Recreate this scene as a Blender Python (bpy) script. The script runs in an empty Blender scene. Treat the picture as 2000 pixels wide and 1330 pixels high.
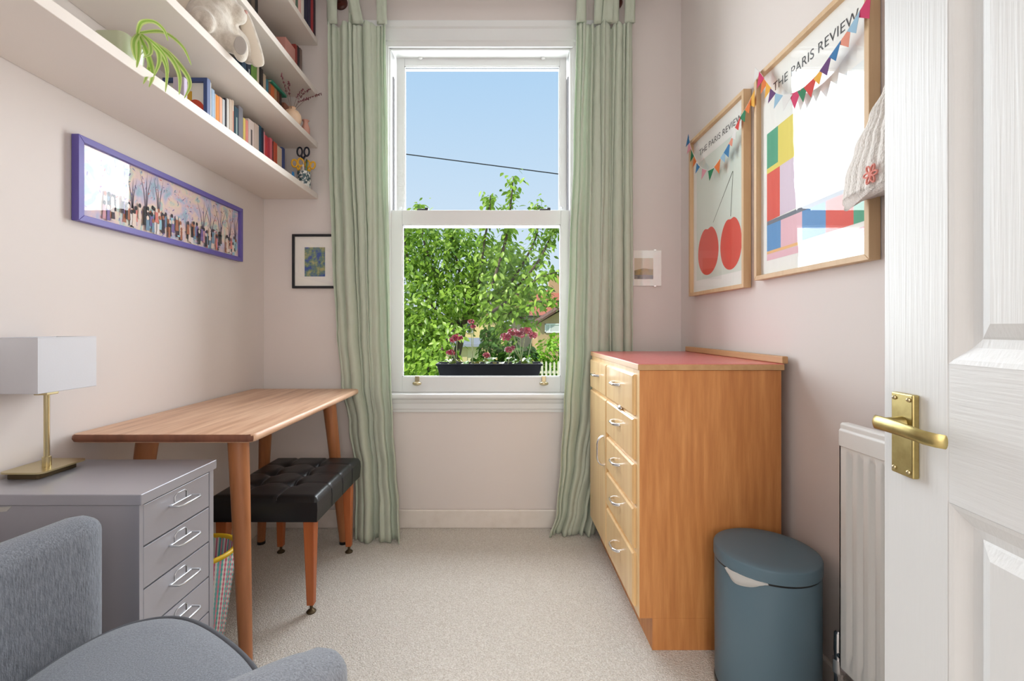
import bpy, bmesh, math, random
from mathutils import Vector, Matrix, Euler
random.seed(7)
sc = bpy.context.scene
COL = sc.collection
# ------------------------------------------------------------------ camera
F, CX, CY, CH = 889.0, 978.0, 639.0, 1.075      # focal length in px, vanishing point, eye height
cam = bpy.data.cameras.new('camera'); camo = bpy.data.objects.new('camera', cam); COL.objects.link(camo)
camo.location = (0, 0, CH); camo.rotation_euler = (math.pi/2, 0, 0)
cam.sensor_width = 36; cam.lens = 36*F/2000
cam.shift_x = (1000-CX)/2000; cam.shift_y = -(665-CY)/2000
cam.clip_start = 0.02; cam.clip_end = 300
sc.camera = camo
# ------------------------------------------------------------------ sky, sun, window light, exposure
w = bpy.data.worlds.new('sky'); sc.world = w; w.use_nodes = True
nt = w.node_tree; nt.nodes.clear()
o = nt.nodes.new('ShaderNodeOutputWorld'); bg = nt.nodes.new('ShaderNodeBackground')
tc = nt.nodes.new('ShaderNodeTexCoord'); sp = nt.nodes.new('ShaderNodeSeparateXYZ'); cr = nt.nodes.new('ShaderNodeValToRGB')
nt.links.new(tc.outputs['Generated'], sp.inputs[0]); nt.links.new(sp.outputs['Z'], cr.inputs[0])
nt.links.new(cr.outputs[0], bg.inputs[0]); nt.links.new(bg.outputs[0], o.inputs[0])
e = cr.color_ramp.elements
e[0].position = 0.0; e[0].color = (.74, .85, .95, 1)
e[1].position = 1.0; e[1].color = (.26, .48, .86, 1)
x = e.new(.25); x.color = (.62, .785, .95, 1)
x = e.new(.50); x.color = (.45, .68, .93, 1)
bg.inputs[1].default_value = .97
def light(name, kind, loc, rot, energy, color=(1, 1, 1), **kw):
    l = bpy.data.lights.new(name, kind); l.energy = energy; l.color = color
    for k, v in kw.items(): setattr(l, k, v)
    ob = bpy.data.objects.new(name, l); COL.objects.link(ob); ob.location = loc; ob.rotation_euler = rot
    return ob
R = math.radians
light('sun', 'SUN', (0, -5, 10), (R(40), 0, R(-58)), 5.4, (1, .95, .86), angle=R(.6))
# daylight arriving at the window
light('window_daylight', 'AREA', (-.11, 3.05, 1.75), (R(-90), 0, 0), 130, (.915, .967, 1), shape='RECTANGLE', size=1.7, size_y=2.3)
# added fill light behind the camera, shining through the doorway
light('doorway_fill_light', 'AREA', (.12, -1.70, 1.55), (R(90), 0, 0), 44, (1, .965, .92), shape='RECTANGLE', size=1.5, size_y=1.7)
# added overhead fill in the unseen hall behind the camera
light('hall_overhead_fill', 'AREA', (.1, -.75, 2.75), (0, 0, 0), 26, (1, .98, .95), shape='RECTANGLE', size=.9, size_y=.9)
sc.view_settings.view_transform = 'Standard'; sc.view_settings.look = 'None'
sc.view_settings.exposure = 0.0; sc.view_settings.gamma = 1.0; sc.view_settings.use_curve_mapping = False
# ------------------------------------------------------------------ pixel helpers (a direction plus a known plane)
def PY(px, py, Y): return Vector(((px-CX)*Y/F, Y, CH-(py-CY)*Y/F))          # on a plane facing the camera
def PX(px, py, X):                                                           # on a plane along a side wall
    Y = X*F/(px-CX); return Vector((X, Y, CH-(py-CY)*Y/F))
def YX(px, X): return X*F/(px-CX)
# ------------------------------------------------------------------ materials
def lin(c):
    out = []
    for v in c[:3]:
        v = v/255.0
        out.append(v/12.92 if v <= .04045 else ((v+.055)/1.055)**2.4)
    return (out[0], out[1], out[2], 1)
MATS = {}
def M(name, rgb, rough=.5, metal=0.0, spec=.5, rgb2=None, nscale=8.0, stretch=(1, 1, 1), detail=4, bump=None, bdist=.002,
      sheen=0.0, coat=0.0, transl=None, contrast=(.35, .65), kind='noise', rgb3=None, rvar=0.0, alpha=None):
    if name in MATS: return MATS[name]
    m = bpy.data.materials.new(name); m.use_nodes = True; MATS[name] = m
    t = m.node_tree; b = t.nodes['Principled BSDF']
    b.inputs['Base Color'].default_value = lin(rgb); b.inputs['Roughness'].default_value = rough
    b.inputs['Metallic'].default_value = metal; b.inputs['Specular IOR Level'].default_value = spec
    b.inputs['Sheen Weight'].default_value = sheen; b.inputs['Coat Weight'].default_value = coat
    b.inputs['Coat Roughness'].default_value = .12
    if rgb2 or bump:
        tcn = t.nodes.new('ShaderNodeTexCoord'); mp = t.nodes.new('ShaderNodeMapping')
        mp.inputs['Scale'].default_value = stretch
        t.links.new(tcn.outputs['Object'], mp.inputs[0])
    if rgb2:
        n = t.nodes.new('ShaderNodeTexNoise'); n.inputs['Scale'].default_value = nscale; n.inputs['Detail'].default_value = detail
        n.inputs['Roughness'].default_value = .6
        t.links.new(mp.outputs[0], n.inputs['Vector'])
        r = t.nodes.new('ShaderNodeValToRGB'); r.color_ramp.elements[0].position = contrast[0]; r.color_ramp.elements[1].position = contrast[1]
        r.color_ramp.elements[0].color = lin(rgb); r.color_ramp.elements[1].color = lin(rgb2)
        if rgb3:
            q = r.color_ramp.elements.new((contrast[0]+contrast[1])/2); q.color = lin(rgb3)
        t.links.new(n.outputs['Fac'], r.inputs[0]); t.links.new(r.outputs[0], b.inputs['Base Color'])
        colout = r.outputs[0]
    else: colout = None
    if bump:
        bs, bst, bstretch = bump
        mp2 = t.nodes.new('ShaderNodeMapping'); mp2.inputs['Scale'].default_value = bstretch; t.links.new(tcn.outputs['Object'], mp2.inputs[0])
        if kind == 'voronoi':
            n2 = t.nodes.new('ShaderNodeTexVoronoi'); n2.inputs['Scale'].default_value = bs; out = n2.outputs['Distance']
        else:
            n2 = t.nodes.new('ShaderNodeTexNoise'); n2.inputs['Scale'].default_value = bs; n2.inputs['Detail'].default_value = 3; out = n2.outputs['Fac']
        t.links.new(mp2.outputs[0], n2.inputs['Vector'])
        bp = t.nodes.new('ShaderNodeBump'); bp.inputs['Strength'].default_value = bst; bp.inputs['Distance'].default_value = bdist
        t.links.new(out, bp.inputs['Height']); t.links.new(bp.outputs[0], b.inputs['Normal'])
    if transl:
        tr = t.nodes.new('ShaderNodeBsdfTranslucent'); tr.inputs[0].default_value = lin(transl[1]); mx = t.nodes.new('ShaderNodeMixShader')
        mx.inputs[0].default_value = transl[0]
        t.links.new(b.outputs[0], mx.inputs[1]); t.links.new(tr.outputs[0], mx.inputs[2])
        t.links.new(mx.outputs[0], t.nodes['Material Output'].inputs[0])
    return m
def glass_mat(name, f0, tint=(1, 1, 1)):
    m = bpy.data.materials.new(name); m.use_nodes = True; t = m.node_tree; t.nodes.clear()
    o = t.nodes.new('ShaderNodeOutputMaterial'); mx = t.nodes.new('ShaderNodeMixShader')
    tr = t.nodes.new('ShaderNodeBsdfTransparent'); tr.inputs[0].default_value = (*tint, 1)
    gl = t.nodes.new('ShaderNodeBsdfGlossy'); gl.inputs['Roughness'].default_value = .0; gl.inputs[0].default_value = (1, 1, 1, 1)
    lw = t.nodes.new('ShaderNodeLayerWeight'); lw.inputs[0].default_value = .5
    p = t.nodes.new('ShaderNodeMath'); p.operation = 'POWER'; p.inputs[1].default_value = 5
    ma = t.nodes.new('ShaderNodeMath'); ma.operation = 'MULTIPLY_ADD'; ma.inputs[1].default_value = 1-f0; ma.inputs[2].default_value = f0
    t.links.new(lw.outputs['Facing'], p.inputs[0]); t.links.new(p.outputs[0], ma.inputs[0]); t.links.new(ma.outputs[0], mx.inputs[0])
    t.links.new(tr.outputs[0], mx.inputs[1]); t.links.new(gl.outputs[0], mx.inputs[2]); t.links.new(mx.outputs[0], o.inputs[0])
    return m
def leaf_mat(name, cols, transl=.45):
    m = bpy.data.materials.new(name); m.use_nodes = True; t = m.node_tree; b = t.nodes['Principled BSDF']
    g = t.nodes.new('ShaderNodeNewGeometry'); oi = t.nodes.new('ShaderNodeObjectInfo'); a = t.nodes.new('ShaderNodeMath'); a.operation = 'ADD'
    fr = t.nodes.new('ShaderNodeMath'); fr.operation = 'FRACT'
    t.links.new(g.outputs['Random Per Island'], a.inputs[0]); t.links.new(oi.outputs['Random'], a.inputs[1]); t.links.new(a.outputs[0], fr.inputs[0])
    r = t.nodes.new('ShaderNodeValToRGB'); t.links.new(fr.outputs[0], r.inputs[0])
    r.color_ramp.elements[0].color = lin(cols[0]); r.color_ramp.elements[1].color = lin(cols[-1])
    for i, c in enumerate(cols[1:-1]):
        q = r.color_ramp.elements.new((i+1)/(len(cols)-1)); q.color = lin(c)
    t.links.new(r.outputs[0], b.inputs['Base Color']); b.inputs['Roughness'].default_value = .38; b.inputs['Specular IOR Level'].default_value = .5
    tr = t.nodes.new('ShaderNodeBsdfTranslucent'); t.links.new(r.outputs[0], tr.inputs[0])
    mx = t.nodes.new('ShaderNodeMixShader'); mx.inputs[0].default_value = transl
    t.links.new(b.outputs[0], mx.inputs[1]); t.links.new(tr.outputs[0], mx.inputs[2]); t.links.new(mx.outputs[0], t.nodes['Material Output'].inputs[0])
    return m
# ------------------------------------------------------------------ mesh builder
class MB:
    def __init__(s): s.v = []; s.f = []; s.mi = []; s.cur = 0
    def add(s, vs, fs):
        b = len(s.v); s.v += [Vector(p) for p in vs]
        for f in fs: s.f.append([b+i for i in f]); s.mi.append(s.cur)
        return s
    def box(s, x0, x1, y0, y1, z0, z1):
        return s.hexa([(x0, y0, z0), (x1, y0, z0), (x1, y1, z0), (x0, y1, z0), (x0, y0, z1), (x1, y0, z1), (x1, y1, z1), (x0, y1, z1)])
    def hexa(s, p): return s.add(p, [(0, 3, 2, 1), (4, 5, 6, 7), (0, 1, 5, 4), (1, 2, 6, 5), (2, 3, 7, 6), (3, 0, 4, 7)])
    def poly(s, pts): return s.add(pts, [tuple(range(len(pts)))])
    def extrude(s, pts, vec):
        n = len(pts); vec = Vector(vec); a = [Vector(p) for p in pts]; b = [p+vec for p in a]
        return s.add(a+b, [tuple(range(n))[::-1], tuple(range(n, 2*n))]+[(i, (i+1) % n, n+(i+1) % n, n+i) for i in range(n)])
    def sheet(s, rows, closed=False):
        n = len(rows[0]); vs = [p for r in rows for p in r]; fs = []
        for i in range(len(rows)-1):
            for j in range(n if closed else n-1):
                k = (j+1) % n; fs.append((i*n+j, i*n+k, (i+1)*n+k, (i+1)*n+j))
        return s.add(vs, fs)
    def loft(s, rings, cap=True):
        n = len(rings[0]); s.sheet(rings, True)
        if cap:
            b = len(s.v)-n*len(rings)
            s.f.append([b+i for i in range(n)][::-1]); s.mi.append(s.cur)
            b2 = len(s.v)-n; s.f.append([b2+i for i in range(n)]); s.mi.append(s.cur)
        return s
    def tube(s, pts, r, n=8, closed=False, cap=True):
        pts = [Vector(p) for p in pts]; m = len(pts); rs = r if isinstance(r, (list, tuple)) else [r]*m
        rings = []; up = None
        for i, p in enumerate(pts):
            if closed: d = pts[(i+1) % m]-pts[i-1]
            else: d = pts[min(i+1, m-1)]-pts[max(i-1, 0)]
            d.normalize()
            if up is None:
                up = Vector((0, 0, 1)) if abs(d.z) < .9 else Vector((1, 0, 0))
            a = up-d*up.dot(d)
            if a.length < 1e-5: a = Vector((1, .3, 0))-d*Vector((1, .3, 0)).dot(d)
            a.normalize(); up = a; c = d.cross(a)
            rings.append([p+(a*math.cos(2*math.pi*k/n)+c*math.sin(2*math.pi*k/n))*rs[i] for k in range(n)])
        if closed: rings.append(rings[0]); return s.loft(rings, False)
        return s.loft(rings, cap)
    def lathe(s, c, prof, n=24, sx=1, sy=1, cap=True):
        c = Vector(c)
        return s.loft([[c+Vector((r*sx*math.cos(2*math.pi*k/n), r*sy*math.sin(2*math.pi*k/n), z)) for k in range(n)] for r, z in prof], cap)
    def sphere(s, c, rx, ry=None, rz=None, nu=16, nv=10, rot=None):
        ry = ry or rx; rz = rz or rx; c = Vector(c); rot = rot or Matrix.Identity(3); rings = []
        for i in range(nv+1):
            th = math.pi*i/nv; st = max(math.sin(th), .02)
            rings.append([c+rot @ Vector((rx*st*math.cos(2*math.pi*k/nu), ry*st*math.sin(2*math.pi*k/nu), -rz*math.cos(th))) for k in range(nu)])
        return s.loft(rings)
def rowx(a, b, n): return [a+(b-a)*i/(n-1) for i in range(n)]
def setp(o, label=None, cat=None, group=None, kind=None):
    if label: o['label'] = label
    if cat: o['category'] = cat
    if group: o['group'] = group
    if kind: o['kind'] = kind
    return o
def thing(name, loc, label=None, cat=None, group=None, kind=None):
    o = bpy.data.objects.new(name, None); COL.objects.link(o); o.location = Vector(loc); o.empty_display_size = .05
    return setp(o, label, cat, group, kind)
def rootloc(o):
    p = Vector((0, 0, 0))
    while o is not None: p += o.location; o = o.parent
    return p
def obj(name, mb, mat, parent=None, smooth=None, bevel=0, bseg=2, subsurf=0, loc=None, fix=True):
    """one mesh object from world-space geometry; the origin goes to the parent's origin or the thing's base"""
    if parent is not None: off = rootloc(parent); l = Vector((0, 0, 0))
    else:
        if loc is None:
            xs = [p.x for p in mb.v]; ys = [p.y for p in mb.v]; zs = [p.z for p in mb.v]
            loc = ((min(xs)+max(xs))/2, (min(ys)+max(ys))/2, min(zs))
        off = Vector(loc); l = off
    me = bpy.data.meshes.new(name); me.from_pydata([p-off for p in mb.v], [], mb.f); me.update()
    mats = mat if isinstance(mat, (list, tuple)) else [mat]
    for m in mats: me.materials.append(m)
    if len(mats) > 1: me.polygons.foreach_set('material_index', mb.mi)
    if fix:
        b = bmesh.new(); b.from_mesh(me); bmesh.ops.recalc_face_normals(b, faces=b.faces); b.to_mesh(me); b.free()
    if smooth is not None:
        me.polygons.foreach_set('use_smooth', [True]*len(me.polygons))
        if smooth < 180: me.set_sharp_from_angle(angle=R(smooth))
    o = bpy.data.objects.new(name, me); COL.objects.link(o); o.location = l
    if parent is not None: o.parent = parent
    if bevel:
        md = o.modifiers.new('bevel', 'BEVEL'); md.width = bevel; md.segments = bseg; md.limit_method = 'ANGLE'; md.angle_limit = R(40)
    if subsurf:
        md = o.modifiers.new('sub', 'SUBSURF'); md.levels = subsurf; md.render_levels = subsurf
    return o
def mesh_copy(name, me, parent, loc, rot=None, scale=None):
    o = bpy.data.objects.new(name, me); COL.objects.link(o); o.parent = parent
    o.location = Vector(loc)-(rootloc(parent) if parent else Vector((0, 0, 0)))
    if rot is not None: o.rotation_euler = rot
    if scale is not None: o.scale = scale
    return o
def boxobj(name, dims, mat, parent=None, bevel=0, smooth=None, bseg=2): return obj(name, MB().box(*dims), mat, parent, bevel=bevel, smooth=smooth, bseg=bseg)
def bez(p, n=12):
    """catmull-rom through points"""
    p = [Vector(q) for q in p]; out = []
    for i in range(len(p)-1):
        a = p[max(i-1, 0)]; b = p[i]; c = p[i+1]; d = p[min(i+2, len(p)-1)]
        for k in range(n):
            t = k/n; out.append(.5*((2*b)+(c-a)*t+(2*a-5*b+4*c-d)*t*t+(3*b-a-3*c+d)*t**3))
    out.append(p[-1]); return out
# ------------------------------------------------------------------ room numbers
XL, XR, YB, YF, ZC = -1.273, .968, 2.444, -.10, 3.02
m_wall = M('wall_paint', (231, 222, 218), .75, spec=.3, bump=(90, .08, (1, 1, 1)), bdist=.001)
m_white = M('white_gloss_paint', (230, 231, 231), .32, bump=(30, .05, (1, 1, 1)), bdist=.001)
m_skirt = M('skirting_paint', (236, 228, 221), .4, rgb2=(226, 217, 208), nscale=14, contrast=(.45, .8))
m_ceil = M('ceiling_paint', (242, 240, 238), .8)
m_hall = M('hall_paint', (150, 142, 136), .8)
# carpet: small looped ribs
def carpet():
    m = M('carpet_loops', (200, 190, 178), .95, spec=.1, rgb2=(240, 235, 228), nscale=230, stretch=(1, 1, 1), detail=2, sheen=.2,
          bump=(170, .9, (1, 1.25, 1)), bdist=.004, kind='voronoi', contrast=(.3, .7))
    return m
m_carpet = carpet()
def structure(name, mb, mat, **k):
    o = obj(name, mb, mat, **k); o['kind'] = 'structure'; return o
structure('floor', MB().box(XL-.12, XR+.12, -1.75, YB+.02, -.12, 0), m_carpet)
structure('ceiling', MB().box(XL-.12, XR+.12, -1.75, YB+.3, ZC, ZC+.2), m_ceil)
structure('wall_left', MB().box(XL-.12, XL, -1.75, YB+.3, -1.6, ZC), m_wall)
structure('wall_right', MB().box(XR, XR+.12, -1.75, YB+.3, -1.6, ZC), m_wall)
WX0, WX1, WZ0, WZ1 = -.605, .39, .66, 2.60
wb = MB(); y0, y1 = YB, YB+.27
wb.box(XL, WX0, y0, y1, 0, ZC).box(WX1, XR, y0, y1, 0, ZC).box(WX0, WX1, y0, y1, 0, WZ0).box(WX0, WX1, y0, y1, WZ1, ZC)
structure('wall_back', wb, m_wall)
structure('wall_outside_below', MB().box(XL-.12, XR+.12, YB+.02, YB+.27, -1.6, 0), m_hall)
wf = MB(); wf.box(XL, -.26, YF-.11, YF, 0, ZC).box(.54, XR, YF-.11, YF, 0, ZC).box(-.26, .54, YF-.11, YF, 2.03, ZC)
structure('wall_front', wf, m_wall)
structure('wall_hall', MB().box(XL-.12, XR+.12, -1.87, -1.75, 0, ZC), m_hall)
def skirt(name, dims):
    x0, x1, y0, y1 = dims
    structure(name, MB().box(x0, x1, y0, y1, 0, .1), m_skirt, bevel=.006)
skirt('baseboard_back', (XL+.016, XR-.016, YB-.016, YB))
skirt('baseboard_left', (XL, XL+.016, YF, YB))
skirt('baseboard_right', (XR-.016, XR, YF, YB))
# ------------------------------------------------------------------ window
win = thing('window_1', (-.11, YB, .62), 'white painted sliding sash window between the green curtains', 'window', kind='structure')
m_glass = glass_mat('window_glass', .004)
mb = MB(); Y0, Y1 = 2.45, 2.60
mb.box(WX0, -.592, Y0, Y1, WZ0, WZ1).box(.372, WX1, Y0, Y1, WZ0, WZ1).box(-.592, .372, Y0, Y1, 2.565, WZ1).box(-.592, .372, Y0, Y1+.04, WZ0, .722)
obj('box_frame', mb, m_white, win, bevel=.004)
def sash(name, x0, x1, z0, z1, gx0, gx1, gz0, gz1, yf, yb, gy):
    b = MB(); b.box(x0, gx0, yf, yb, z0, z1).box(gx1, x1, yf, yb, z0, z1).box(gx0, gx1, yf, yb, z0, gz0).box(gx0, gx1, yf, yb, gz1, z1)
    s = obj(name, b, m_white, win, bevel=.003)
    bd = MB(); q = .004
    bd.box(gx0, gx0+q, gy-.008, gy-.002, gz0, gz1).box(gx1-q, gx1, gy-.008, gy-.002, gz0, gz1).box(gx0, gx1, gy-.008, gy-.002, gz0, gz0+q).box(gx0, gx1, gy-.008, gy-.002, gz1-q, gz1)
    obj('glazing_bead', bd, m_white, s)
    ga = MB(); e_ = .0035
    ga.box(gx0, gx0+e_, gy+.001, yb, gz0, gz1).box(gx1-e_, gx1, gy+.001, yb, gz0, gz1).box(gx0, gx1, gy+.001, yb, gz0, gz0+e_).box(gx0, gx1, gy+.001, yb, gz1-e_, gz1)
    obj('gasket', ga, M('dark_rubber_gasket', (52, 54, 58), .6), s)  # dark gasket strip added to cover the brightly lit reveal behind the pane
    g = MB().poly([(gx0, gy, gz0), (gx1, gy, gz0), (gx1, gy, gz1), (gx0, gy, gz1)])
    obj('pane', g, m_glass, s)
    return s
us = sash('upper_sash', -.580, .366, 1.63, 2.575, -.534, .327, 1.70, 2.525, 2.525, 2.553, 2.538)
ls = sash('lower_sash', -.600, .384, .722, 1.710, -.534, .325, .806, 1.631, 2.468, 2.496, 2.481)
mb = MB()
for xa, xb in ((-.604, -.586), (.366, .388)): mb.box(xa, xb, 2.497, 2.53, 1.715, 2.45)
obj('shadow_gap_strip', mb, M('shadow_gap_grey', (165, 165, 172), .5), win)  # grey strips paint the shadow gap beside the upper sash
m_brass = M('aged_brass', (186, 170, 116), .36, metal=1, rgb2=(160, 142, 88), nscale=30, contrast=(.4, .75))
m_nick = M('pale_brass', (196, 182, 146), .3, metal=1)
m_blackmetal = M('black_metal', (22, 22, 24), .35)
for px in (815, 1062):
    c = PY(px, 745, 2.462)
    b = MB(); b.box(c.x-.011, c.x+.011, 2.452, 2.468, c.z-.006, c.z+.03)
    b.sphere((c.x, 2.45, c.z-.010), .025, .014, .011, 14, 8)
    obj('sash_lift', b, m_nick, ls, smooth=50, bevel=.002)
for px in (826, 1064):
    c = PY(px, 409, 2.49)
    b = MB(); b.box(c.x-.03, c.x+.03, 2.475, 2.50, 1.711, 1.718); b.box(c.x+.012, c.x+.03, 2.48, 2.495, 1.717, 1.727); b.box(c.x-.028, c.x+.03, 2.484, 2.491, 1.717, 1.722)
    obj('sash_catch', b, m_blackmetal, ls, bevel=.0015)
for px in (822, 1061):
    c = PY(px, 114, 2.52)
    b = MB(); b.sphere((c.x, 2.517, c.z), .013, .010, .009, 12, 8); b.box(c.x-.003, c.x+.003, 2.512, 2.526, c.z, c.z+.016)
    obj('sash_knob', b, m_white, us, smooth=50)
for px in (783, 1097):
    c = PY(px, 406, 2.52)
    obj('sash_stop', MB().sphere((c.x, 2.518, c.z), .007, .007, .007, 10, 6), m_white, us, smooth=180)
c = PY(940, 99, 2.45)
obj('trickle_vent', MB().box(c.x-.12, c.x+.12, 2.447, 2.452, 2.578, 2.588), m_white, win, bevel=.001)
mb = MB()                                                   # inside sill board with round nose and apron
pr = [(2.45, .722), (2.411, .722), (2.405, .719), (2.402, .712), (2.402, .703), (2.405, .696), (2.41, .693), (2.416, .690), (2.420, .672), (2.424, .668), (2.424, .640), (2.430, .636), (2.430, .622), (2.45, .622)]
mb.extrude([(-.635, y, z) for y, z in pr], (1.055, 0, 0)); obj('window_sill', mb, m_white, win, smooth=40)
tr = MB(); prof = [(0, 2.575), (-.010, 2.575), (-.012, 2.60), (-.020, 2.605), (-.020, 2.665), (-.028, 2.672), (-.032, 2.69), (-.032, 2.702), (0, 2.702)]
tr.extrude([(-.74, YB+a, z) for a, z in prof], (1.27, 0, 0))
for xa, xb in ((-.72, WX0-.005), (WX1+.005, .505)): tr.box(xa, xb, YB-.018, YB, .722, 2.58)
tr.box(WX0-.005, WX0+.004, YB-.008, YB+.01, .722, 2.6).box(WX1-.004, WX1+.005, YB-.008, YB+.01, .722, 2.6)
structure('trim_1', tr, m_white, smooth=35)
structure('trim_2', MB().box(WX0-.05, WX1+.05, 2.60, 2.86, .70, .765), M('outside_sill_stone', (190, 186, 178), .8))
# ------------------------------------------------------------------ door (free edge far, hinge beside the camera)
dE = Vector((.603, .716, 0)); dU = Vector((-.1037, -1, 0)).normalized(); dN = Vector((-dU.y*-1, dU.x*-1, 0))
dN = Vector((-.9947, .1031, 0))                              # towards the room
def D(u, z, d=0.0): return dE+dU*u+dN*d+Vector((0, 0, z))
door = thing('door_1', D(.38, .008), 'white wood grain panelled door standing open at the right edge', 'door', kind='structure')
def dbox(mb, u0, u1, z0, z1, d0, d1):
    return mb.hexa([D(u0, z0, d0), D(u1, z0, d0), D(u1, z0, d1), D(u0, z0, d1), D(u0, z1, d0), D(u1, z1, d0), D(u1, z1, d1), D(u0, z1, d1)])
m_dv = M('door_grain_vertical', (230, 231, 231), .38, bump=(55, .22, (4, 4, .10)), bdist=.002)
m_dh = M('door_grain_across', (230, 231, 231), .38, bump=(55, .22, (.2, .2, 4)), bdist=.002)
DW, DH = .762, 1.985
for u0, u1 in ((0, .116), (.34, .422), (.646, DW)):
    obj('stile', dbox(MB(), u0, u1, .008, DH, 0, -.035), m_dv, door, bevel=.002)
zr = [(.008, .21), (.844, 1.027), (1.60, 1.70), (1.87, DH)]
for z0, z1 in zr:
    for u0, u1 in ((.116, .34), (.422, .646)):
        obj('rail', dbox(MB(), u0, u1, z0, z1, -.0004, -.0346), m_dh, door)
def dpanel(u0, u1, z0, z1):
    b = MB(); steps = [(0, 0), (.006, -.002), (.022, -.011), (.033, -.013), (.036, -.011), (.052, -.004), (.054, -.004)]
    for side in (0, 1):
        rings = []
        for o_, d in steps:
            dd = d if side == 0 else -.035-d
            rings.append([D(u0+o_, z0+o_, dd), D(u1-o_, z0+o_, dd), D(u1-o_, z1-o_, dd), D(u0+o_, z1-o_, dd)])
        b.sheet(rings, True); n = len(b.v); b.f.append([n-4, n-3, n-2, n-1]); b.mi.append(0)
    obj('panel', b, m_dv, door, fix=False)
for u0, u1 in ((.116, .34), (.422, .646)):
    for z0, z1 in ((.21, .844), (1.027, 1.60), (1.70, 1.87)): dpanel(u0, u1, z0, z1)
# brass lever handle
hz = CH-(848-CY)*.667/F
hp = obj('handle_plate', dbox(MB(), .029, .070, hz-.060, hz+.060, .0005, .010), m_brass, door, bevel=.002)
for u in (.036, .063):
    for z in (hz-.052, hz+.052):
        c = D(u, z, .010); obj('screw', MB().sphere(c, .0034, .0034, .0034, 10, 6), m_nick, hp, smooth=180)
b = MB(); nz = hz+.016
b.tube([D(.050, nz, .008), D(.050, nz, .02), D(.049, nz, .034)], [.011, .009, .008], 12)
obj('lever_neck', b, m_brass, hp, smooth=50)
b = MB(); rings = []
for t in [0, .03, .1, .25, .5, .7, .85, .95, 1.0]:
    u = .040+.108*t; hh = .0105*(1-.15*t) if t > .02 else .005
    dz = -.004*t+.003*math.sin(t*3.1); dd = .041+.004*math.sin(t*math.pi)-(.012*max(0, (t-.85)/.15)**2)
    th = .0042 if .02 < t < .99 else .003
    rings.append([D(u, nz+dz+hh*math.cos(a), dd+th*math.sin(a)) for a in [2*math.pi*k/12 for k in range(12)]])
b.loft(rings); obj('lever', b, m_brass, hp, smooth=60)
# ------------------------------------------------------------------ shelves on the left wall
XS = -.982
SZ = [(1.762, 1.792), (2.035, 2.065), (2.311, 2.341), (2.587, 2.617)]
m_shelf = M('shelf_paint', (238, 228, 220), .5, spec=.4)
for (z0, z1), nm in zip(SZ, ('lowest', 'second from bottom', 'third from bottom', 'topmost')):
    s = boxobj('wall_shelf', (XL+.001, XS, .42, YB-.001, z0, z1), m_shelf, bevel=.002)
    setp(s, f'{nm} of the four pale pink painted shelves across the left wall', 'shelf', 'floating shelves on the left wall')
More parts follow.
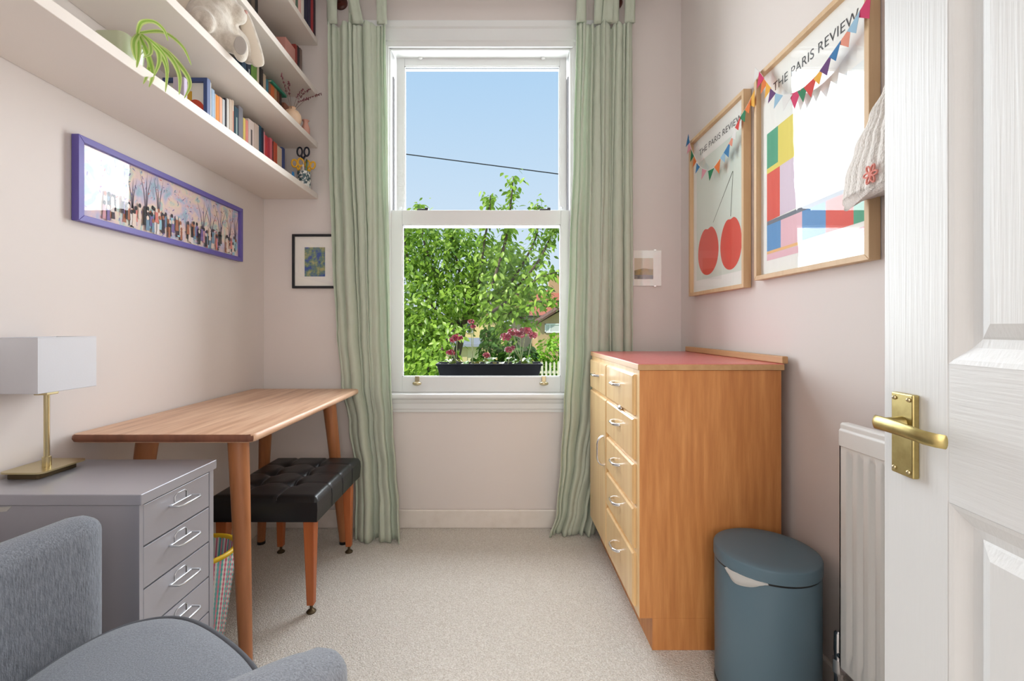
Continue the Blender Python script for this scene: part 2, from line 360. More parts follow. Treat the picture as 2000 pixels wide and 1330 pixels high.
# ------------------------------------------------------------------ curtains
m_linen = M('green_linen', (220, 225, 208), .85, spec=.15, rgb2=(227, 232, 216), nscale=180, stretch=(1, 1, .15), sheen=.2, transl=(.30, (196, 220, 200)),
            bump=(14, .35, (1.6, 1.6, .45)), bdist=.012)
def interp(tab, v):
    if v <= tab[0][0]: return tab[0][1]
    for (a, p), (b_, q) in zip(tab, tab[1:]):
        if v <= b_:
            t = (v-a)/(b_-a); t = t*t*(3-2*t); return p+(q-p)*t
    return tab[-1][1]
def curtain(label, edges, seed, nf, tabs, yc_tab, side, crease):
    """edges: (z, x_left, x_right) from top to floor"""
    rnd = random.Random(seed); ph = [rnd.uniform(0, 6.28) for _ in range(8)]
    ztop = edges[0][0]; NZ, NU = 90, 150
    L = [(-z, a) for z, a, b in edges]; Rr = [(-z, b) for z, a, b in edges]
    def P(u, z):
        xl, xr = interp(L, -z), interp(Rr, -z); x = xl+(xr-xl)*u
        yc = interp(yc_tab, -z)
        s = (ztop-z)/ztop
        fold = .5*math.sin(2*math.pi*nf*.5*u+ph[2]+1.2*s)+.3*math.sin(2*math.pi*nf*u+ph[3]-1.5*s+.8*math.sin(5*u))
        for ci, (cu, cd, cw) in enumerate(crease):
            uu = cu+.035*math.sin(2.3*s+ph[ci % 8]*1.7)*min(1, 2.5*s)+.012*math.sin(6*s+ci)
            g = math.exp(-abs((u-uu)/cw)**1.4); fold -= cd*g*(.75+.35*math.sin(3.1*s+ci*2.1))
        amp = (.024+.004*s)+(.012 if s > .75 else 0)*(s-.75)*4
        fold = max(-1.25, min(1.1, fold))
        w1 = 2*math.pi*nf*u
        crk = .0025*math.sin(37*z+9*u+ph[5])*math.sin(23*u+11*z+ph[6])+.0018*math.sin(61*z-31*u+ph[7])
        x += .007*math.sin(w1+ph[2])*(.5+s)*min(1, 8*u)*min(1, 8*(1-u))
        return Vector((x, yc-amp*fold+crk, z))
    root = thing('curtain', P(.5, 0.0), label, 'curtain', 'green linen tab top curtains')
    rows = []
    for i in range(NZ+1):
        z = ztop*(1-i/NZ); r = []
        for j in range(NU+1):
            u = j/NU; zz = z
            if i == 0: zz = z-.018*abs(math.sin(u*math.pi*(len(tabs)-1)))**.8
            p = P(u, max(zz, 0.004)); r.append(p)
        rows.append(r)
    pan = obj('curtain_panel', MB().sheet(rows), m_linen, root, smooth=180, fix=False)
    md = pan.modifiers.new('solid', 'SOLIDIFY'); md.thickness = .002
    for u, lean in tabs:
        rr = []
        for k in range(9):
            t = k/8; z = ztop-.01+t*.18; wid = .027-.004*t
            a = P(u, ztop-.01); xx = a.x+lean*t; yy = a.y+(2.345-a.y)*t
            rr.append([Vector((xx+(q-.5)*2*wid, yy+.004*math.sin(q*6+u*20), z)) for q in (0, .25, .5, .75, 1)])
        for k in range(1, 9):
            a = math.pi*k/8; rr.append([Vector((p.x, 2.365-.020*math.cos(a), ztop+.17+.022*math.sin(a))) for p in rr[8]])
        for k in range(1, 9):
            t = k/8; rr.append([Vector((p.x, 2.385-.012*t, ztop+.17-t*.18)) for p in rr[8]])
        tb = obj('curtain_tab', MB().sheet(rr), m_linen, root, smooth=180, fix=False)
        md = tb.modifiers.new('solid', 'SOLIDIFY'); md.thickness = .002
def E(tab, Yb):
    out = []
    for y, a, b_ in tab:
        Y = 2.36 if y < 800 else 2.36+(Yb-2.36)*min(1, (y-800)/240); out.append(((CH-(y-CY)*Y/F) if y < 1030 else 0.0, (a-CX)*Y/F, (b_-CX)*Y/F))
    return out
curtain('green linen curtain on the left of the window, beside the wooden table',
        E([(40, 640, 752), (300, 642, 757), (500, 648, 760), (650, 655, 762), (750, 664, 765), (830, 680, 768), (920, 690, 772), (1000, 691, 779), (1060, 690, 782)], 2.27),
        3, 5.2, [(.07, 0), (.42, .012), (.52, -.03), (.93, 0)], [(-2.7, 2.362), (-.9, 2.362), (-.7, 2.357), (-.4, 2.33), (0, 2.27)], 1,
        [(.04, .9, .02), (.14, 1.5, .022), (.24, .8, .03), (.33, 1.7, .022), (.42, 1.4, .018), (.50, 1.0, .02), (.58, 1.8, .02), (.72, .7, .035), (.83, .9, .016), (.90, 1.5, .014), (.96, .9, .014)])
curtain('green linen curtain on the right of the window, behind the oak cabinet',
        E([(40, 1126, 1236), (300, 1120, 1237), (500, 1112, 1238), (680, 1106, 1238), (800, 1100, 1225), (900, 1094, 1200), (1000, 1086, 1172), (1050, 1072, 1164)], 2.345),
        11, 5.4, [(.08, 0), (.40, 0), (.55, .01), (.68, 0), (.95, 0)], [(-2.7, 2.36), (-1.0, 2.36), (-.6, 2.356), (-.3, 2.352), (0, 2.345)], -1,
        [(.03, .8, .016), (.10, 1.3, .018), (.17, .9, .02), (.25, 1.5, .022), (.36, 1.2, .024), (.44, 1.7, .018), (.53, .8, .03), (.62, 1.5, .02), (.72, 1.9, .016), (.82, .9, .03), (.90, 1.5, .018), (.96, .8, .014)])
m_mahog = M('dark_red_wood', (92, 44, 34), .35, rgb2=(70, 30, 24), nscale=8, stretch=(.2, 3, 3))
pole = thing('curtain_pole', (-.11, 2.365, 2.80), 'dark red wooden curtain pole above the window holding the green curtains', 'curtain pole')
obj('pole', MB().tube([(-1.0, 2.365, 2.835), (.78, 2.365, 2.835)], .0155, 14), m_mahog, pole, smooth=50)
for x in (-1.0, .78): obj('finial', MB().sphere((x, 2.365, 2.835), .026, .024, .024), m_mahog, pole, smooth=180)
for px in (664, 1203):
    c = PY(px, 3, 2.43)
    b = MB().tube([(c.x, YB, c.z), (c.x, YB-.012, c.z), (c.x, YB-.018, c.z)], [.037, .037, .030], 20)
    b.tube([(c.x, YB-.015, c.z), (c.x, 2.375, c.z), (c.x, 2.365, c.z+.014)], .008, 10)
    obj('wall_bracket', b, m_mahog, pole, smooth=40)
# ------------------------------------------------------------------ table
def wood(name, a, b_, axis, rough=.45, c=None, coat=.0, scale=7):
    st = [3.5, 3.5, 3.5]; st['xyz'.index(axis)] = .25
    return M(name, a, rough, rgb2=b_, rgb3=c, nscale=scale, stretch=st, detail=7, coat=coat, contrast=(.3, .7), bump=(scale*3, .06, st), bdist=.001)
m_teak = wood('teak_top', (190, 140, 108), (238, 202, 172), 'y', .40, (219, 176, 144), scale=9)
m_teakleg = wood('teak_leg', (156, 98, 60), (190, 126, 82), 'z', .4)
TZ = .762
tab = thing('wooden_table', (-.991, 1.82, 0), 'brown wooden table with round splayed legs against the left wall', 'table')
x0, x1, ty0, ty1 = -1.262, -.720, 1.325, 2.322
mb = MB(); rows = []
out = []
def rrect(x0, x1, y0, y1, r, n=5):
    o_ = []
    for cx, cy, a0 in ((x1-r, y1-r, 0), (x0+r, y1-r, 90), (x0+r, y0+r, 180), (x1-r, y0+r, 270)):
        for k in range(n+1): a = R(a0+90*k/n); o_.append((cx+r*math.cos(a), cy+r*math.sin(a)))
    return o_
for dz, ins in ((-.026, .010), (-.022, .003), (-.014, 0), (-.005, .001), (-.001, .004), (0, .008)):
    out.append([Vector((p[0], p[1], TZ+dz)) for p in rrect(x0+ins, x1-ins, ty0+ins, ty1-ins, .022)])
mb.loft(out)
def nrm_(f):
    a_, b2, c_ = (mb.v[f[0]], mb.v[f[1]], mb.v[f[2]]); return (b2-a_).cross(c_-a_).normalized()
mb.mi = [1 if len(f) == 4 and all(mb.v[i].y < ty0+.03 for i in f) and abs(nrm_(f).y) > .62 else 0 for f in mb.f]
obj('table_top', mb, [m_teak, wood('teak_end_grain', (104, 62, 44), (136, 84, 60), 'z', .5)], tab, smooth=40)
for tx, tyy, bx, by in ((-.842, 1.46, -.785, 1.405), (-.832, 2.20, -.782, 2.262), (-1.13, 1.46, -1.185, 1.41), (-1.13, 2.20, -1.19, 2.262)):
    b = MB().tube([(tx, tyy, TZ-.024), (tx*.97+bx*.03, tyy*.97+by*.03, TZ-.05), (tx*.7+bx*.3, tyy*.7+by*.3, TZ*.7), (bx, by, .012)], [.030, .031, .028, .018], 18)
    lg = obj('leg', b, m_teakleg, tab, smooth=40)
    obj('foot_pad', MB().tube([(bx, by, 0), (bx, by, .014)], .019, 14), m_blackmetal, lg, smooth=40)
# ------------------------------------------------------------------ tufted stool
m_leather = M('black_leather', (24, 25, 28), .33, spec=.5, bump=(120, .18, (1, 1, 1)), bdist=.002)
m_stleg = wood('stool_leg_wood', (168, 88, 44), (196, 112, 62), 'z', .35)
st = thing('stool', (-.88, 1.95, 0), 'black leather buttoned stool with wooden legs under the table', 'stool')
sx0, sx1, sy0, sy1 = -1.085, -.680, 1.685, 2.205; zt, zb = .447, .352
btn = [(x, y) for x in (-.973, -.833) for y in (1.83, 1.955, 2.08)]
def seat_z(x, y):
    ex = min(x-sx0, sx1-x); ey = min(y-sy0, sy1-y); z = zt
    z += .006*min(1, ex/.1)*min(1, ey/.1)
    for bx, by in btn:
        d2 = (x-bx)**2+(y-by)**2; z -= .016*math.exp(-d2/.0007)+.004*math.exp(-d2/.004)
    for bx in (-.973, -.833): z -= .006*math.exp(-((x-bx)/.006)**2)
    for by in (1.83, 1.955, 2.08): z -= .0025*math.exp(-((y-by)/.007)**2)
    return z
N1, N2 = 61, 73; rows = []
for j in range(N2):
    y = sy0+(sy1-sy0)*j/(N2-1); rows.append([Vector((sx0+(sx1-sx0)*i/(N1-1), y, 0)) for i in range(N1)])
def rnd_edge(p):
    x, y = p.x, p.y; ex = min(x-sx0, sx1-x); ey = min(y-sy0, sy1-y); d = min(ex, ey); z = seat_z(x, y); r = .022
    if d < r: z -= r-math.sqrt(max(0, r*r-(r-d)**2))
    return Vector((x, y, z))
rows = [[rnd_edge(p) for p in r] for r in rows]
mb = MB().sheet(rows)
ring = [rows[0][i] for i in range(N1)]+[rows[j][-1] for j in range(1, N2)]+[rows[-1][i] for i in range(N1-2, -1, -1)]+[rows[j][0] for j in range(N2-2, 0, -1)]
cxm, cym = (sx0+sx1)/2, (sy0+sy1)/2
mids = [Vector((p.x+(.002 if p.x > cxm else -.002), p.y+(.002 if p.y > cym else -.002), (zt+zb)/2)) for p in ring]
bot = [Vector((p.x-(p.x-cxm)*.01, p.y-(p.y-cym)*.01, zb)) for p in ring]
mb.sheet([ring, mids, bot], True); mb.poly([(sx0+.004, sy0+.004, zb), (sx1-.004, sy0+.004, zb), (sx1-.004, sy1-.004, zb), (sx0+.004, sy1-.004, zb)])
seat = obj('seat_cushion', mb, m_leather, st, smooth=60)
for bx, by in btn: obj('button', MB().sphere((bx, by, seat_z(bx, by)+.001), .011, .011, .005, 14, 8), m_leather, seat, smooth=180)
m_seam = M('seam_highlight_paint', (60, 60, 64), .3)  # paler grey paints the highlight along the seat seams
for bx in (-.973, -.833):
    obj('seam', MB().tube([rnd_edge(Vector((bx, sy0+.004+(sy1-sy0-.008)*k/60, 0)))+Vector((0, 0, .0005)) for k in range(61)], .0017, 6), m_seam, seat, smooth=180)
for y in (1.83, 1.955, 2.08):
    obj('seam', MB().tube([(sx1+.0015, y, zb+.004), (sx1+.0025, y, (zt+zb)/2), (sx1+.0008, y, zt-.018)], .0012, 6), m_leather, seat, smooth=180)
for lx, ly in ((-.715, 1.718), (-.725, 2.175), (-1.05, 1.718), (-1.05, 2.175)):
    sx = 1 if lx > cxm else -1; sy = 1 if ly > cym else -1
    tx, ty_ = lx-sx*.004, ly-sy*.004
    b = MB(); a, c = .021, .013
    b.hexa([(lx-c, ly-c, .03), (lx+c, ly-c, .03), (lx+c, ly+c, .03), (lx-c, ly+c, .03), (tx-a, ty_-a, zb+.002), (tx+a, ty_-a, zb+.002), (tx+a, ty_+a, zb+.002), (tx-a, ty_+a, zb+.002)])
    lg = obj('leg', b, m_stleg, st, bevel=.003)
    f = MB().lathe((lx, ly, 0), [(.017, 0), (.018, .004), (.012, .010), (.006, .014), (.006, .032)], 16)
    obj('glide_foot', f, M('bronze_glide', (92, 78, 58), .4, metal=.8), lg, smooth=40)
# ------------------------------------------------------------------ grey drawer unit
m_grey = M('grey_metal', (182, 182, 191), .36, metal=.45, coat=.2)
m_greyd = M('grey_metal_dark', (120, 121, 128), .38)
HX0, HX1, HY0, HY1, HZ = -1.262, -.8315, 1.047, 1.327, .690
dr = thing('drawer_unit', (-1.045, 1.187, 0), 'grey metal drawer unit in front of the wooden table', 'drawer unit')
boxobj('top_panel', (HX0, HX1+.004, HY0, HY1, HZ-.026, HZ), m_grey, dr, bevel=.002)
mb = MB(); mb.box(HX0+.004, HX1-.003, HY0+.004, HY0+.016, .055, HZ-.027).box(HX0+.004, HX1-.003, HY1-.022, HY1-.004, .055, HZ-.027).box(HX0+.004, HX0+.012, HY0+.016, HY1-.022, .055, HZ-.027).box(HX0+.012, HX1-.006, HY0+.016, HY1-.022, .055, .063)
obj('body', mb, m_grey, dr, bevel=.001)
m_wire = M('pale_steel_wire', (214, 216, 218), .28, metal=.9)
dh = (HZ-.030-.060)/6
for i in range(6):
    zt_ = HZ-.031-i*dh; zb_ = zt_-dh+.004; ya, yb_ = HY0+.018, HY1-.024
    d = thing('drawer', (HX1-.01, (ya+yb_)/2, zb_)); d.parent = dr; d.location -= dr.location
    q = MB().box(HX1-.012, HX1-.004, ya, yb_, zb_, zt_)
    q.box(HX1-.36, HX1-.012, ya+.004, ya+.006, zb_+.006, zt_-.015).box(HX1-.36, HX1-.012, yb_-.006, yb_-.004, zb_+.006, zt_-.015).box(HX1-.36, HX1-.012, ya+.006, yb_-.006, zb_+.004, zb_+.006)
    bpy.data.objects.remove(d)
    d = obj('drawer', q, m_grey, dr, bevel=.0015)
    zc_ = (zt_+zb_)/2+.016; yc_ = (ya+yb_)/2+.004; hy, ox = .040, .030; xf = HX1-.004
    loop = [(xf+.001, yc_-hy, zc_-.004), (xf+ox*.8, yc_-hy, zc_-.004), (xf+ox, yc_-hy+.008, zc_-.004), (xf+ox, yc_+hy-.008, zc_-.004), (xf+ox*.8, yc_+hy, zc_-.004), (xf+.001, yc_+hy, zc_-.004)]
    b = MB().tube(loop, .0028, 8); b.tube([(xf+.0015, yc_-hy, zc_-.004), (xf+.0015, yc_+hy, zc_-.004)], .002, 8)
    obj('wire_handle', b, m_wire, d, smooth=60)
    b = MB().tube([(xf+.001, yc_-.022, zc_-.004), (xf+.001, yc_-.022, zc_+.014), (xf+.001, yc_-.014, zc_+.02), (xf+.001, yc_+.014, zc_+.02), (xf+.001, yc_+.022, zc_+.014), (xf+.001, yc_+.022, zc_-.004)], .0012, 6)
    obj('label_loop', b, m_wire, d, smooth=60)
    boxobj('handle_slot', (xf-.001, xf+.0006, yc_+.020, yc_+.0235, zc_-.004, zc_+.016), m_blackmetal, d)
for x in (HX0+.05, HX1-.05):
    for y in (HY0+.05, HY1-.05):
        obj('castor', MB().tube([(x, y-.011, .025), (x, y+.011, .025)], .0245, 16).tube([(x, y, .03), (x, y, .056)], .008, 8), m_blackmetal, dr, smooth=40)
m_tape = M('yellowed_tape', (206, 204, 198), .3)
t_ = obj('tape_scrap', MB().hexa([(-1.222, HY0+.0030, .642), (-1.140, HY0+.0030, .650), (-1.140, HY0+.0040, .650), (-1.222, HY0+.0040, .642), (-1.222, HY0+.0030, .654), (-1.128, HY0+.0030, .662), (-1.128, HY0+.0040, .662), (-1.222, HY0+.0040, .654)]), m_tape, dr)
# ------------------------------------------------------------------ table lamp on the drawer unit
m_lbrass = M('brushed_pale_brass', (206, 192, 150), .28, metal=1)
lamp = thing('table_lamp', (-1.2, 1.20, HZ), 'brass table lamp with white rectangular shade on the grey drawer unit', 'lamp')
b = MB(); b.loft([[Vector((x, y, z)) for x, y in rrect(-1.262, -1.150, 1.139, 1.270, .016, 3)] for z in (HZ+.016, HZ+.020)])
obj('base_plate', b, m_lbrass, lamp, smooth=40)
b = MB(); b.loft([[Vector((x, y, z)) for x, y in rrect(-1.252, -1.168, 1.150, 1.258, .008, 3)] for z in (HZ+.0005, HZ+.016)])
obj('base_plinth', b, M('dark_bronze', (96, 84, 62), .4, metal=.9), lamp, smooth=40)
obj('stem', MB().tube([(-1.194, 1.197, HZ+.02), (-1.194, 1.197, HZ+.045)], .0095, 16).tube([(-1.194, 1.197, HZ+.045), (-1.194, 1.197, .915)], .0062, 16), m_lbrass, lamp, smooth=40)
boxobj('lamp_holder', (-1.212, -1.178, 1.18, 1.214, .898, .925), m_lbrass, lamp, bevel=.002)
obj('bulb', MB().sphere((-1.194, 1.197, .97), .02, .02, .028), M('frosted_bulb', (245, 244, 240), .4), lamp, smooth=180)
m_shade = M('white_shade_fabric', (236, 237, 243), .8, transl=(.25, (255, 252, 248)), bump=(240, .15, (1, 1, 1)), bdist=.001)
b = MB(); sA = (-1.250, -1.137, 1.118, 1.280)
def ringz(i, z): return [Vector((sA[0]+i, sA[2]+i, z)), Vector((sA[1]-i, sA[2]+i, z)), Vector((sA[1]-i, sA[3]-i, z)), Vector((sA[0]+i, sA[3]-i, z))]
b.sheet([ringz(0, .911), ringz(0, 1.049), ringz(.0025, 1.049), ringz(.0025, .911), ringz(0, .911)], True)
sh = obj('lamp_shade', b, m_shade, lamp)
for z_t in (1.048, .912): obj('shade_trim', MB().tube(ringz(.001, z_t), .0018, 6, True), m_shade, sh)
obj('shade_bar', MB().tube([(-1.248, 1.197, 1.04), (-1.139, 1.197, 1.04)], .0015, 6), m_lbrass, sh)
# ------------------------------------------------------------------ woven basket behind the drawer unit
bk = thing('woven_basket', (-.985, 1.468, 0), 'colourful woven plastic basket with yellow rim behind the drawer unit', 'basket')
def weave():
    m = bpy.data.materials.new('striped_plastic_weave'); m.use_nodes = True; t = m.node_tree; bs = t.nodes['Principled BSDF']
    g = t.nodes.new('ShaderNodeTexCoord'); sep = t.nodes.new('ShaderNodeSeparateXYZ'); t.links.new(g.outputs['Object'], sep.inputs[0])
    at = t.nodes.new('ShaderNodeMath'); at.operation = 'ARCTAN2'; t.links.new(sep.outputs[1], at.inputs[0]); t.links.new(sep.outputs[0], at.inputs[1])
    mu = t.nodes.new('ShaderNodeMath'); mu.operation = 'MULTIPLY'; mu.inputs[1].default_value = 9/6.2832*2; t.links.new(at.outputs[0], mu.inputs[0])
    fr = t.nodes.new('ShaderNodeMath'); fr.operation = 'FRACT'; t.links.new(mu.outputs[0], fr.inputs[0])
    r = t.nodes.new('ShaderNodeValToRGB'); r.color_ramp.interpolation = 'CONSTANT'; t.links.new(fr.outputs[0], r.inputs[0])
    cols = [(90, 190, 185), (240, 240, 235), (225, 110, 140), (240, 238, 232), (120, 200, 200), (240, 150, 170)]
    r.color_ramp.elements[0].color = lin(cols[0]); r.color_ramp.elements[1].position = .17; r.color_ramp.elements[1].color = lin(cols[1])
    for i in range(2, 6): q = r.color_ramp.elements.new(i/6); q.color = lin(cols[i])
    t.links.new(r.outputs[0], bs.inputs['Base Color']); bs.inputs['Roughness'].default_value = .4
    return m
b = MB(); n = 64
def bring(r, z, k): return [Vector((-.985+r*(1+.012*(-1)**(j+k))*math.cos(2*math.pi*j/n), 1.468+r*(1+.012*(-1)**(j+k))*math.sin(2*math.pi*j/n), z)) for j in range(n)]
b.loft([bring(.072, .004, 0)]+[bring(.072+.045*i/44, .004+.345*i/44, i) for i in range(45)]+[bring(.108-.04*i/10, .349-.33*i/10, 0) for i in range(11)])
obj('woven_body', b, weave(), bk, smooth=60)
yel = M('yellow_plastic', (236, 196, 40), .4)
obj('rim', MB().tube([(-.985+.114*math.cos(2*math.pi*k/48), 1.468+.114*math.sin(2*math.pi*k/48), .351) for k in range(48)], .008, 8, True), yel, bk, smooth=180)
# ------------------------------------------------------------------ grey armchair
m_fab = M('grey_tweed', (104, 108, 116), .95, spec=.1, rgb2=(154, 160, 170), nscale=420, stretch=(1, 1, .12), detail=3, sheen=.25, bump=(420, .5, (1, 1, .5)), bdist=.002, contrast=(.25, .75))
ac = thing('armchair', (-.62, .62, 0), 'grey tweed tub armchair in the near left corner', 'armchair')
path = bez([(-.930, .945), (-.960, .78), (-.955, .58), (-.86, .40), (-.66, .325), (-.47, .365), (-.345, .50), (-.262, .640)], 10)
tops = [.680, .675, .70, .75, .77, .74, .66, .615]
thk = [.044, .05, .052, .055, .055, .053, .05, .045]
def arm(name, i0, i1, cap0, cap1):
    rings = []; idx = list(range(i0, i1+1))
    m = len(path)
    for i in idx:
        p = path[i]; d = (path[min(i+1, m-1)]-path[max(i-1, 0)]).normalized(); nrm = Vector((d.y, -d.x))
        f = i/10; k = min(int(f), 6); t = f-k; zt2 = tops[k]+(tops[k+1]-tops[k])*t; h = thk[k]+(thk[k+1]-thk[k])*t
        rings.append((p, d, nrm, zt2, h))
    out = []
    def ring(p, nrm, zt2, h, zlow=.10):
        pts = [Vector((p.x-nrm.x*h*.9, p.y-nrm.y*h*.9, zlow)), Vector((p.x+nrm.x*h*.9, p.y+nrm.y*h*.9, zlow)), Vector((p.x+nrm.x*h, p.y+nrm.y*h, zlow+.2))]
        for a in range(0, 181, 20):
            c, s_ = math.cos(R(a)), math.sin(R(a)); pts.append(Vector((p.x+nrm.x*h*c, p.y+nrm.y*h*c, zt2-h*.8+h*.8*s_)))
        pts.append(Vector((p.x-nrm.x*h, p.y-nrm.y*h, zlow+.2)))
        return pts
    if cap0:
        p, d, nrm, zt2, h = rings[0]
        for e_, s_ in ((.042, .35), (.036, .62), (.022, .86)):
            q = Vector((p.x-d.x*e_, p.y-d.y*e_)); out.append(ring(q, nrm, zt2-.030*(1-s_)-.02*(1-s_)**2, h*s_))
    for p, d, nrm, zt2, h in rings: out.append(ring(p, nrm, zt2, h))
    if cap1:
        p, d, nrm, zt2, h = rings[-1]
        for e_, s_ in ((.020, .86), (.034, .62), (.040, .35)):
            q = Vector((p.x+d.x*e_, p.y+d.y*e_)); out.append(ring(q, nrm, zt2-.030*(1-s_)-.02*(1-s_)**2, h*s_))
    return obj(name, MB().loft(out), m_fab, ac, smooth=70)
path = [Vector((p[0], p[1])) for p in [(v.x, v.y) for v in bez([(-.888, .945, 0), (-.925, .78, 0), (-.930, .58, 0), (-.85, .40, 0), (-.66, .325, 0), (-.47, .365, 0), (-.345, .50, 0), (-.262, .640, 0)], 10)]]
arm('armrest', 0, 20, True, False); arm('backrest', 20, 50, False, False); arm('armrest', 50, 70, False, True)
so = bez([(-.845, .60, 0), (-.842, .80, 0), (-.825, .90, 0), (-.78, .965, 0), (-.70, .985, 0), (-.60, .945, 0), (-.47, .855, 0), (-.385, .76, 0), (-.36, .66, 0), (-.42, .53, 0), (-.52, .43, 0), (-.66, .39, 0), (-.80, .44, 0), (-.845, .60, 0)], 6)[:-1]
cc = Vector((-.63, .68, 0))
def sring(s_, z): return [Vector((cc.x+(p.x-cc.x)*s_, cc.y+(p.y-cc.y)*s_, z)) for p in so]
sc_ = obj('seat_cushion', MB().loft([sring(.9, .345), sring(.985, .352), sring(1.0, .375), sring(1.0, .425), sring(.985, .446), sring(.93, .458), sring(.75, .470), sring(.4, .478), sring(.1, .480)]), m_fab, ac, smooth=70)
obj('piping', MB().tube(sring(.992, .446), .0052, 8, True), M('grey_piping', (96, 98, 104), .9), sc_, smooth=180)
obj('seat_base', MB().loft([sring(.93, .12), sring(.97, .14), sring(.97, .345)]), m_fab, ac, smooth=60)
for x, y in ((-.88, .90), (-.33, .63), (-.86, .46), (-.47, .42)):
    obj('leg', MB().tube([(x, y, 0), (x, y, .13)], [.014, .022], 12), m_mahog, ac, smooth=40)
# ------------------------------------------------------------------ oak cabinet
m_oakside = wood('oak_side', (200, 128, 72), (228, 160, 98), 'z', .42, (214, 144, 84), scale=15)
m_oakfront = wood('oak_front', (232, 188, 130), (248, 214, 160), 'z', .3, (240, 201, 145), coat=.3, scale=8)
m_oakedge = wood('oak_edge', (196, 150, 102), (216, 172, 124), 'y', .45)
m_red = M('red_laminate', (222, 104, 104), .3, rgb2=(232, 124, 120), nscale=60, coat=.3)
m_chrome = M('chrome', (225, 225, 228), .12, metal=1)
KX, KY0, KY1 = .4617, 1.5145, 2.30
cb = thing('oak_cabinet', (.70, 1.9, 0), 'oak cabinet with drawers and red top along the right wall', 'cabinet')
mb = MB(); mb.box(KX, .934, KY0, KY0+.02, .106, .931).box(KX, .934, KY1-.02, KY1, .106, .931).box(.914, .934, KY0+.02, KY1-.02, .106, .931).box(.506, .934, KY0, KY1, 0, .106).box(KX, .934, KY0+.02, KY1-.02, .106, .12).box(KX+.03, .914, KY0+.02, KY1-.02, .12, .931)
obj('carcass', mb, m_oakside, cb, bevel=.001)
mb = MB(); fx0, fx1 = KX-.0005, KX+.03
mb.box(fx0, fx1, KY0+.0005, 1.561, .106, .931).box(fx0, fx1, 1.935, 1.957, .106, .931).box(fx0, fx1, 2.288, KY1-.0005, .106, .931)
zrl = [(.910, .931), (.759, .779), (.604, .627), (.453, .476), (.301, .325), (.106, .127)]
for z0, z1 in zrl: mb.box(fx0, fx1, 1.561, 1.935, z0, z1)
for z0, z1 in (zrl[0], zrl[1], zrl[5]): mb.box(fx0, fx1, 1.957, 2.288, z0, z1)
obj('face_frame', mb, m_oakfront, cb)
zd = [(.779, .910), (.627, .759), (.476, .604), (.325, .453), (.127, .301)]
def front(name, ya, yb_, z0, z1):
    a, c = KX-.012, KX+.002; q = .006
    rings = [[(c, ya, z0), (c, yb_, z0), (c, yb_, z1), (c, ya, z1)], [(a+.005, ya, z0), (a+.005, yb_, z0), (a+.005, yb_, z1), (a+.005, ya, z1)], [(a, ya+q, z0+q), (a, yb_-q, z0+q), (a, yb_-q, z1-q), (a, ya+q, z1-q)]]
    return obj(name, MB().loft([[Vector(p) for p in r] for r in rings]), m_oakfront, cb, smooth=20)
def bow(d, c, axis, L, out_):
    pts = []; rr = []
    for k in range(13):
        t = k/12; a = math.pi*t; s_ = -L/2*math.cos(a); h = out_*min(1, 1.25*math.sin(a))
        p = Vector((KX-.0115-h, c[0], c[1])); p[1 if axis == 'y' else 2] += s_
        pts.append(p); rr.append(.0060-.0010*math.sin(a))
    obj('handle', MB().tube(pts, rr, 10), m_chrome, d, smooth=60)
for z0, z1 in zd:
    d = front('drawer', 1.553, 1.943, z0-.004, z1+.004); bow(d, (1.765, (z0+z1)/2+.012), 'y', .082, .022)
d = front('drawer', 1.950, 2.292, .775, .914); bow(d, (2.13, .852), 'y', .082, .022)
d = front('cabinet_door', 1.950, 2.292, .123, .763); bow(d, (1.995, .535), 'z', .125, .026)
b = MB().sphere((KX-.006, 1.735, .769), .010, .020, .010, 16, 8); obj('pull_tab', b, m_chrome, cb, smooth=180)
boxobj('edge_band', (.455, .941, 1.508, 2.306, .932, .9515), m_oakedge, cb, bevel=.0015)
boxobj('laminate_top', (.4565, .9395, 1.5095, 2.3045, .9515, .953), m_red, cb)
mb = MB().box(.934, .953, 1.508, 2.306, .9535, .978); obj('upstand', mb, m_oakedge, cb, bevel=.003)
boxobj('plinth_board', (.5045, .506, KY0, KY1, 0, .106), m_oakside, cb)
# ------------------------------------------------------------------ pedal bin
m_bin = M('blue_grey_enamel', (100, 124, 138), .48, spec=.4, bump=(260, .06, (1, 1, 1)), bdist=.001)
BX, BY, BR = .787, 1.352, .141
bn = thing('pedal_bin', (BX, BY, 0), 'blue grey round pedal bin with liner showing in front of the cabinet', 'bin')
obj('bin_body', MB().lathe((BX, BY, 0), [(.136, .014), (.1375, .02), (.1385, .20), (.1385, .372), (.1365, .376)], 64), m_bin, bn, smooth=40)
obj('base_ring', MB().lathe((BX, BY, 0), [(.138, 0), (.1395, .006), (.138, .016)], 48), m_blackmetal, bn, smooth=40)
obj('seal', MB().lathe((BX, BY, 0), [(.136, .374), (.136, .382)], 48), m_blackmetal, bn, smooth=40)
lid = obj('lid', MB().lathe((BX, BY, 0), [(.134, .381), (.1405, .383), (.141, .387), (.141, .413), (.1398, .4165), (.137, .4185), (.11, .4200), (.06, .4210), (.01, .4212)], 64), m_bin, bn, smooth=50)
boxobj('hinge', (BX+.085, BX+.122, BY+.105, BY+.125, .36, .404), m_blackmetal, bn, bevel=.003)
boxobj('pedal', (BX-.03, BX+.03, BY-.185, BY-.13, .012, .02), m_blackmetal, bn, bevel=.003)
m_bag = M('white_liner', (238, 236, 232), .5, transl=(.3, (245, 242, 238)), bump=(60, .6, (1, 1, 1)), bdist=.004)
rows = []
